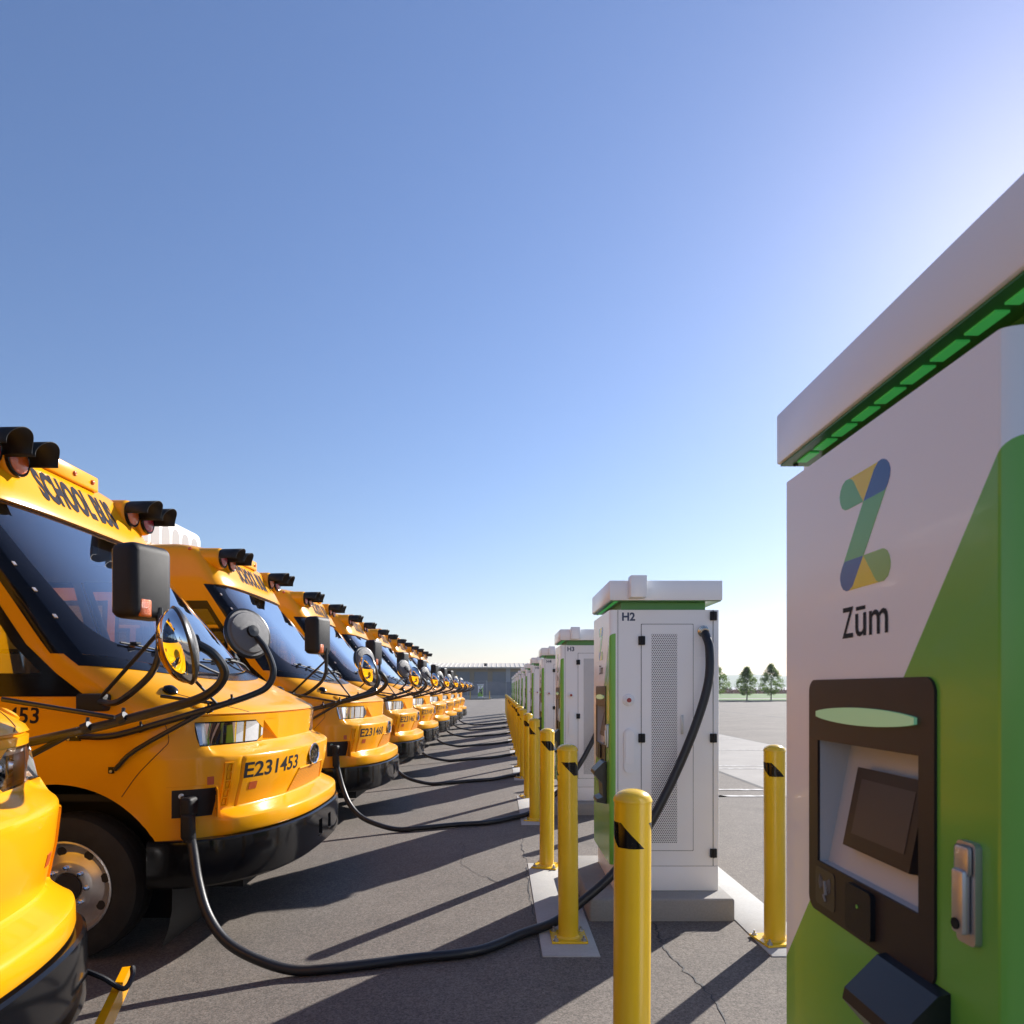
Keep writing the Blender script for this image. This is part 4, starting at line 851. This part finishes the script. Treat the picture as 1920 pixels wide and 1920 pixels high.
        for t_ in (0.2, 0.5, 0.8): c = G(qa+(qb-qa)*t_, za+(zb_-za)*t_+0.014, 0.026); b.bevbox(c.x-0.02, c.x+0.02, c.y-0.03, c.y+0.03, c.z-0.006, c.z+0.006, 0.002, 1)
        P_(b, 'wiper', BLACKM)
    # charging inlet on the kerb side, flap open, connector plugged in
    zc = 0.855; qa, qb = q_of_x(-1.885, zc, -1), q_of_x(-1.665, zc, -1)
    b = MB(); surf_box(b, qa, qb, zc-0.098, zc+0.098, 0.0, 0.006, 6); ci = P_(b, 'charging_inlet', YEL, smooth=False)
    b = MB(); qd = (qb-qa); surf_box(b, qa+qd*0.10, qb-qd*0.05, zc-0.078, zc+0.080, 0.0062, 0.0075, 6); P_(b, 'inlet_recess', BLACKM, ci, smooth=False)
    c = G(qa+qd*0.28, zc+0.045, 0.008); c2 = G(qa+qd*0.28, zc+0.045, 0.03); b = MB(); b.lathe([(0.0, 0.006), (0.008, 0.006), (0.010, 0.002), (0.016, 0.002), (0.017, 0)], axis_m(c, c2-c), 18); P_(b, 'lock_button', CHROME, ci)
    f0 = G(qb-qd*0.02, zc, 0.004); nrm = Vector((0.43, -0.90, 0)).normalized()
    b = MB(); pts = [f0 + Vector((0, 0, dz)) + nrm*hh for hh in (0.0, 0.135) for dz in (-0.085, 0.085)]; th = Vector((0.004, 0.002, 0))
    b.add(pts + [p+th for p in pts], [(0, 1, 3, 2), (4, 6, 7, 5), (0, 2, 6, 4), (2, 3, 7, 6), (3, 1, 5, 7), (1, 0, 4, 5)]); P_(b, 'inlet_flap', YEL, ci, smooth=False)
    for dz in (-0.05, 0.05): b = MB(); b.tube([f0+Vector((0, 0, dz-0.012))+nrm*0.006, f0+Vector((0, 0, dz+0.012))+nrm*0.006], 0.008, 8); P_(b, 'hinge', BLACKM, ci)
    # interior: dashboard, steering wheel, seats, mirror
    b = MB(); b.bevbox(-2.75, -2.10, -1.08, 1.08, 1.18, 1.56, 0.06, 3); P_(b, 'dashboard', DASH, angle=50)
    b = MB(); M = axis_m((-2.85, 0.52, 1.56), (-0.62, 0, 0.78)); b.tube([M @ Vector((0.21*math.cos(a), 0.21*math.sin(a), 0)) for a in [2*math.pi*i/28 for i in range(29)]], 0.015, 8, cap=False); b.tube([M @ Vector((-0.2, 0, 0)), M @ Vector((0.2, 0, 0))], 0.012, 6); b.tube([M @ Vector((0, 0, 0.01)), M @ Vector((0, 0, -0.3))], 0.03, 8); P_(b, 'steering_wheel', DASH)
    def seat(x, y, w, hgt, nm='passenger_seat'):
        b = MB(); b.bevbox(x-0.02, x+0.42, y-w/2, y+w/2, 1.22, 1.36, 0.03); b.bevbox(x-0.10, x, y-w/2, y+w/2, 1.25, hgt, 0.035); b.box(x+0.05, x+0.35, y-w/2+0.05, y+w/2-0.05, 0.9, 1.22); P_(b, nm, SEATM, angle=50)
    seat(-3.42, 0.52, 0.5, 2.02, 'driver_seat')
    for k in range(6): seat(-4.55-0.72*k, -0.62, 0.8, 1.92); seat(-4.55-0.72*k, 0.62, 0.8, 1.92)
    b = MB(); b.bevbox(-2.93, -2.89, -0.20, 0.20, 2.40, 2.53, 0.012); P_(b, 'interior_mirror', WHITEPL)
    b = MB(); b.bevbox(-3.78, -3.74, -1.05, -0.28, 0.9, 1.62, 0.01); b.tube([(-3.76, -0.28, 0.9), (-3.76, -0.28, 2.6)], 0.018, 8); P_(b, 'entry_partition', SEATM)
    return root
bus0 = make_bus()
BUS_Y = [1.55, 5.05, 8.60, 12.0, 15.45, 18.95, 22.4, 25.9, 29.4]
BUS_X = [-0.045, 0.0, -0.02, -0.06, -0.10, -0.10, -0.11, -0.12, -0.13]
NUM = ['E231455', 'E231453', 'E231460', 'E231462', 'E231458', 'E231461', 'E231457', 'E231459', 'E231464']
BLAB = ['yellow school bus showing its nose corner, bumper and raised yellow crossing arm beside bus E231453', 'yellow school bus numbered E231453 on its nose', 'yellow school bus numbered E231460 with a white unit on its roof', 'yellow school bus numbered E231462 on its nose',
        'yellow school bus numbered E231458, fourth along from the one numbered E231460' , 'yellow school bus numbered E231461 on its nose', 'yellow school bus numbered E231457 on its nose', 'yellow school bus parked next to the last bus of the row', 'yellow school bus ending the row, towards the warehouse']
BLAB[4] = 'yellow school bus numbered E231458, parked right behind bus E231462'
buses = []
for i in range(9):
    o = bus0 if i == 0 else copy_tree(bus0)
    o.location = (BUS_X[i]-4.0, BUS_Y[i], -0.16); buses.append(o)
    tag(o, BLAB[i], 'school bus', 'yellow electric school buses parked side by side')
for i, o in enumerate(buses):
    b = nose_text(NUM[i], -0.905, 0.60, 0.968, 0.096, 0.0012, offset=0.0022); b.build('number_lettering', DECAL, o, smooth=False, loc=OX)
    if i in (1, 2):
        vs, fs, w, h = text_geo(NUM[i], 0.12, 0.0022); b = MB(); k = 0.093/h
        b.add([(-2.60 - w*k + v[0]*k, G(-1.3, 1.315 + v[1]*k).y - 0.0016, 1.315 + v[1]*k) for v in vs], fs); b.build('side_number_lettering', DECAL, o, smooth=False, loc=OX)
# crossing arm folded along the bumper of the first bus
b = MB(); q0, q1 = Vector((-1.20, 0.42, 0.315)), Vector((-1.475, 1.20, 0.315)); dv = (q1-q0).normalized(); nv = Vector((dv.y, -dv.x, 0))
b.add([q0, q1, q1+Vector((0, 0, 0.075)), q0+Vector((0, 0, 0.075)), q0+nv*0.03, q1+nv*0.03, q1+nv*0.03+Vector((0, 0, 0.075)), q0+nv*0.03+Vector((0, 0, 0.075))], [(0, 3, 2, 1), (4, 5, 6, 7), (0, 1, 5, 4), (1, 2, 6, 5), (2, 3, 7, 6), (3, 0, 4, 7)])
arm = b.build('crossing_arm', YEL, buses[0], smooth=False, loc=OX)
b = MB(); b.tube(smooth_path([(-1.50, 0.98, 0.47), (-1.42, 0.975, 0.44), (-1.355, 0.99, 0.395), (-1.36, 1.06, 0.41), (-1.38, 1.10, 0.43)], 5), 0.010, 8); b.build('arm_bracket', BLACKM, arm)
# white roof unit on the third bus
b = MB(); b.bevbox(-6.4, -4.12, -0.92, 0.92, 3.16, 3.66, 0.10, 3); ac = b.build('roof_unit', ACW, buses[2], loc=OX, angle=50)
for k in range(6):
    b = MB(); y = -0.78 + k*0.265; pts = [(-4.1185, y+0.115-0.10+0.10*math.cos(math.pi*i/12)+0.10, 3.45+0.10*math.sin(math.pi*i/12)) for i in range(13)]
    pts += [(-4.1185, y+0.015, 3.24), (-4.1185, y+0.215, 3.24)]; b.add(pts, [tuple(range(len(pts)))]); b.build('roof_unit_vent', ACD, ac, smooth=False)

# ------------------------------------------------------------------ charging cables
def cable(n, bus_i):
    D, c, bx = CH_Y[n-1], BUS_Y[bus_i], BUS_X[bus_i]; py = c-1.13; gx = CH_X+0.588; rr = 0.027; rnd = random.Random(n*5)
    gy = min(D-0.72, py-0.38) + rnd.uniform(-.04, .04)
    def g_(x, y, dz=0.0): return (x, y, gz(x)+rr+0.002+dz)
    pts = [(gx, D-0.02, 1.772), (gx+0.004, D-0.06, 1.735), (gx+0.012, D-0.10, 1.65), (gx-0.005, D-0.13, 1.45), (gx-0.09, D-0.145, 1.18), (gx-0.23, D-0.16, 0.86), (gx-0.40, D-0.19, 0.56), (gx-0.60, D-0.225, 0.31), (gx-0.80, D-0.26, 0.145), (gx-0.96, D-0.32, 0.05),
           g_(0.12, D-0.45), g_(-0.12, (D-0.55+gy)/2), g_(-0.45, gy+0.06), g_(-0.85, gy), g_(-1.08, gy, 0.004), (bx-1.30, gy+0.02, 0.012), (bx-1.46, gy+0.07, 0.085), (bx-1.58, gy+0.14, 0.20), (bx-1.665, gy+0.22, 0.35), (bx-1.72, py-0.09, 0.50), (bx-1.745, py-0.075, 0.585)]
    if n == 12: pass
    b = MB(); b.tube(smooth_path(pts, 7), rr, 12)
    o = b.build('charging_cable', CABLE, angle=70); lab = 'black charging cable from cabinet H%d to bus %s' % (n, NUM[bus_i]) if bus_i not in (7, 8) else 'black charging cable from cabinet H%d to a bus' % n
    tag(o, lab, 'cable', 'black charging cables across the asphalt')
    # connector hanging in the inlet
    px = bx-1.76
    cb = MB(); cb.bevbox(px-0.034, px+0.034, py-0.105, py+0.0, 0.69, 0.80, 0.022, 3); cb.bevbox(px-0.026, px+0.040, py-0.115, py-0.045, 0.565, 0.71, 0.018, 3); cb.tube([(bx-1.748, py-0.078, 0.62), (bx-1.745, py-0.076, 0.55)], 0.034, 12)
    cb.build('connector', BLACKM, o, angle=60)
for n in range(2, 10): cable(n, n-1)
# unplugged cables of the far cabinets hang back on their holsters
for n in (10, 11, 12):
    D = CH_Y[n-1]; gx = CH_X+0.588
    pts = [(gx, D-0.02, 1.772), (gx+0.006, D-0.08, 1.70), (gx, D-0.13, 1.45), (gx-0.20, D-0.16, 0.9), (gx-0.42, D-0.2, 0.55), (gx-0.62, D-0.20, 0.42), (gx-0.76, D-0.10, 0.46), (gx-0.78, D+0.08, 0.66), (gx-0.72, D+0.19, 0.86), (gx-0.64, D+0.2, 0.93)]
    b = MB(); b.tube(smooth_path(pts, 6), 0.027, 8); tag(b.build('charging_cable', CABLE, angle=70), 'black charging cable hung back on cabinet H%d' % n, 'cable', 'black charging cables across the asphalt')

# ------------------------------------------------------------------ warehouse, fence, trees
WALL = mat('beige_metal_wall', (0.36, 0.285, 0.20), 0.7, noise=(0.7, 0.06, 4)); ROOFM = mat('ribbed_metal_roof', (0.60, 0.54, 0.45), 0.55)
DOORM = mat('grey_roller_door', (0.22, 0.23, 0.25), 0.6, noise=(0.9, 0.06, 3)); FENCEM = mat('grey_mesh_fence', (0.21, 0.215, 0.24), 0.7, noise=(1.5, 0.08, 4)); TRIM = mat('pale_column', (0.42, 0.42, 0.44), 0.6)
SIGNY = mat('yellow_sign', (0.65, 0.33, 0.02), 0.5); LAMPB = mat('dark_lamp_housing', (0.03, 0.03, 0.035), 0.5)
wh = empty('warehouse', (-16, 115, 0)); WX0, WX1, WY = -44.0, 7.0, 110.0
def wpart(b, name, m, parent=wh, **k):
    b.v = [(p[0]+16, p[1]-115, p[2]) for p in b.v] if parent is wh else [(p[0]+16, p[1]-115, p[2]) for p in b.v]
    return b.build(name, m, parent, **k)
b = MB(); b.box(WX0, WX1, WY, WY+14, -0.1, 5.0); wpart(b, 'wall', WALL, smooth=False)
b = MB(); b.add([(WX0-0.5, WY-1.2, 4.92), (WX1+0.4, WY-1.2, 4.92), (WX1+0.4, WY+7, 5.85), (WX0-0.5, WY+7, 5.85), (WX1+0.4, WY+15, 4.92), (WX0-0.5, WY+15, 4.92), (WX0-0.5, WY-1.2, 4.72), (WX1+0.4, WY-1.2, 4.72)], [(0, 1, 2, 3), (3, 2, 4, 5), (6, 7, 1, 0)]); rf = wpart(b, 'roof', ROOFM, smooth=False)
x = WX0; k = 0
while x < WX1:
    b = MB(); b.add([(x, WY-1.21, 4.93), (x+0.12, WY-1.21, 4.93), (x+0.12, WY+7, 5.86), (x, WY+7, 5.86), (x+0.03, WY-1.21, 5.0), (x+0.09, WY-1.21, 5.0), (x+0.09, WY+7, 5.93), (x+0.03, WY+7, 5.93)], [(4, 5, 6, 7), (0, 4, 7, 3), (5, 1, 2, 6), (0, 1, 5, 4)])
    wpart(b, 'roof_rib', ROOFM, rf, smooth=False); x += 0.75
x = 3.9
while x > WX0+3:
    b = MB(); b.box(x-2.15, x, WY-0.06, WY+0.02, -0.1, 4.2); d = wpart(b, 'roller_door', DOORM, smooth=False)
    b = MB(); b.box(x-2.25, x-2.15, WY-0.10, WY+0.02, -0.1, 4.3); b.box(x, x+0.1, WY-0.10, WY+0.02, -0.1, 4.3); b.box(x-2.15, x, WY-0.10, WY+0.02, 4.2, 4.3); wpart(b, 'door_frame', WALL, d, smooth=False)
    x -= 2.92
for x in (1.35, -21.0): b = MB(); b.box(x-0.35, x+0.35, WY-0.25, WY+0.01, -0.1, 4.9); wpart(b, 'column', TRIM, smooth=False)
b = MB(); b.box(-2.5, -2.05, WY-1.75, WY-1.21, 5.05, 5.5); wpart(b, 'wall_lamp', LAMPB, smooth=False)
b = MB(); b.box(-2.15, -2.0, WY-0.3, WY-0.02, 4.45, 4.7); wpart(b, 'downlight', TRIM, smooth=False)
b = MB(); b.box(-7.1, -6.75, WY-0.12, WY-0.07, 3.35, 3.65); wpart(b, 'door_sign', SIGNY, smooth=False)
tag(wh, 'long low beige warehouse with grey roller doors and ribbed roof', 'warehouse')
fn = empty('fence', (-16, 106, 0))
def fpart(b, name, m, parent=fn, **k): b.v = [(p[0]+16, p[1]-106, p[2]) for p in b.v]; return b.build(name, m, parent, **k)
x = -44.0
while x < 12:
    b = MB(); b.tube([(x, 106, -0.1), (x, 106, 2.75)], 0.035, 8); fpart(b, 'post', GALV)
    b = MB(); n = 16
    for i in range(n): xx = x + 0.04 + (2.92)*i/n; b.box(xx, xx+0.155, 105.985, 106.0+0.01*(i % 2), 0.42, 2.5)
    fpart(b, 'mesh_panel', FENCEM, smooth=False)
    b = MB(); b.tube([(x+0.3*i, 106+0.05*(i % 2), 2.58+0.12*(i % 2)) for i in range(11)], 0.02, 5); fpart(b, 'top_wire', GALV)
    x += 3.0
b = MB(); b.box(-44, 12, 105.7, 106.3, -0.1, 0.42); fpart(b, 'low_wall', CONC, smooth=False)
tag(fn, 'grey slatted mesh fence on a pale low wall before the warehouse', 'fence')

LEAF = mat('tree_leaves', (0.060, 0.105, 0.022), 0.6, noise=(1.2, 0.35, 2)); 
_nt = LEAF.node_tree; _b = _nt.nodes['Principled BSDF']; _t = _nt.nodes.new('ShaderNodeBsdfTranslucent'); _t.inputs[0].default_value = (0.16, 0.26, 0.04, 1)
_m = _nt.nodes.new('ShaderNodeMixShader'); _m.inputs[0].default_value = 0.5; _nt.links.new(_b.outputs[0], _m.inputs[1]); _nt.links.new(_t.outputs[0], _m.inputs[2]); _nt.links.new(_m.outputs[0], _nt.nodes['Material Output'].inputs[0])
BARK = mat('tree_bark', (0.10, 0.075, 0.055), 0.9, noise=(8, 0.3, 4))
def tree(x, y, h, w, seed, label):
    rnd = random.Random(seed); root = empty('young_tree', (x, y, 0.12)); tr = MB()
    tr.tube(smooth_path([(0, 0, -0.1), (rnd.uniform(-.03, .03), 0, h*0.25), (rnd.uniform(-.06, .06), 0.03, h*0.55), (0, 0, h*0.92)], 4), 0.06, 8, rs=[0.075*(1-0.8*i/12) for i in range(13)])
    limbs = []
    for k in range(16):
        a = rnd.uniform(0, 6.28); z0 = h*rnd.uniform(0.14, 0.7); f = (z0/h-0.12)/0.88; ln = w*0.5*rnd.uniform(.55, .95)*(1-0.75*max(0, f-0.15)); e = Vector((math.cos(a)*ln, math.sin(a)*ln, z0+ln*rnd.uniform(.45, .8))); limbs.append(((0, 0, z0), e))
        tr.tube([(0, 0, z0), (e.x*.5, e.y*.5, z0+(e.z-z0)*.4), e], 0.02, 5, rs=[0.028, 0.018, 0.006])
    tr.build('trunk', BARK, root)
    cr = MB(); clumps = []
    for k in range(300):
        t = rnd.uniform(0.0, 1.0)**0.85; z = h*(0.17+0.83*t); rad = w*0.5*(min(1, (t+0.05)*4.5))*(1-t**2.1)*1.06+0.05; a = rnd.uniform(0, 6.28); r_ = rad*math.sqrt(rnd.uniform(.1, 1)); clumps.append((Vector((r_*math.cos(a), r_*math.sin(a), z)), rnd.uniform(.13, .27)))
    for c, s in clumps:
        for i in range(34):
            d = Vector((rnd.gauss(0, 1), rnd.gauss(0, 1), rnd.gauss(0, .8)))*s*0.55; p = c+d; n = Vector((rnd.gauss(0, 1), rnd.gauss(0, 1), rnd.gauss(.4, 1))).normalized(); u = n.cross(Vector((rnd.random(), rnd.random(), rnd.random()))).normalized(); v = n.cross(u); q = rnd.uniform(.035, .065)
            cr.add([p-u*q*0.6, p-v*q, p+u*q*0.6, p+v*q], [(0, 1, 2, 3)])
    cr.build('crown', LEAF, root, smooth=False)
    tag(root, label, 'tree', 'young trees on the grass verge')
tree(25.0, 79.2, 4.2, 3.3, 1, 'young leafy tree on the verge, partly behind cabinet H2')
tree(28.6, 79.0, 3.75, 2.5, 2, 'young tree with a pointed crown standing between two others on the verge')
tree(31.4, 79.0, 4.1, 2.9, 5, 'rounder leafy young tree on the verge, partly behind the large near cabinet')
# scrub, pale sheds and shrubs beyond the verge
SCRUB = mat('reddish_scrub', (0.30, 0.19, 0.14), 0.9, noise=(1.5, 0.35, 3))
b = MB(); rnd = random.Random(11)
for k in range(16000):
    x = rnd.uniform(30, 75); y = rnd.uniform(112, 140); hh = (1.1+0.9*math.sin(x*0.55)*math.sin(x*0.21+1)+0.3*math.sin(y))*rnd.random()
    if hh < 0: continue
    p = Vector((x, y, hh)); u = Vector((rnd.gauss(0, 1), rnd.gauss(0, 1), rnd.gauss(0, 1))).normalized()*0.11; v = u.cross(Vector((rnd.random(), rnd.random(), rnd.random()))).normalized()*0.08
    b.add([p-u, p-v, p+u, p+v], [(0, 1, 2, 3)])
tag(b.build('scrub', SCRUB, smooth=False), 'reddish brown scrub beyond the grass verge', 'scrub', kind='stuff')
SHEDW = mat('pale_shed_wall', (0.62, 0.61, 0.60), 0.7); SHEDR = mat('grey_shed_roof', (0.36, 0.37, 0.39), 0.6)
def shed(x, y, w, d, h, label):
    r = empty('shed', (x, y, -0.45)); b = MB(); b.box(-w/2, w/2, -d/2, d/2, 0, h); b.build('wall', SHEDW, r, smooth=False)
    b = MB(); b.add([(-w/2-.3, -d/2-.3, h), (w/2+.3, -d/2-.3, h), (w/2+.3, 0, h*1.35), (-w/2-.3, 0, h*1.35), (w/2+.3, d/2+.3, h), (-w/2-.3, d/2+.3, h)], [(0, 1, 2, 3), (3, 2, 4, 5), (0, 3, 5), (1, 4, 2)]); b.build('roof', SHEDR, r, smooth=False)
    n = max(2, int(w/4))
    for i in range(n): b = MB(); xx = -w/2 + w*(i+.5)/n; b.box(xx-1, xx+1, -d/2-0.05, -d/2+.02, 0.1, h*0.75); b.build('door', DOORM, r, smooth=False)
    tag(r, label, 'shed')
shed(66, 175, 16, 8, 1.7, 'pale low shed seen between the two leafier trees'); shed(84, 190, 12, 8, 1.6, 'pale low shed beyond the scrub')

# ------------------------------------------------------------------ haze
HZ = bpy.data.materials.new('haze_air'); HZ.use_nodes = True; _n = HZ.node_tree; _n.nodes.clear()
_o = _n.nodes.new('ShaderNodeOutputMaterial'); _v = _n.nodes.new('ShaderNodeVolumePrincipled'); _v.inputs['Color'].default_value = (0.86, 0.93, 1.0, 1); _v.inputs['Density'].default_value = 0.00026; _v.inputs['Anisotropy'].default_value = 0.35
_n.links.new(_v.outputs[0], _o.inputs['Volume'])
b = MB(); b.box(-2000, 2800, -400, 1700, -1.5, 48); tag(b.build('haze', HZ, smooth=False), kind='stuff')
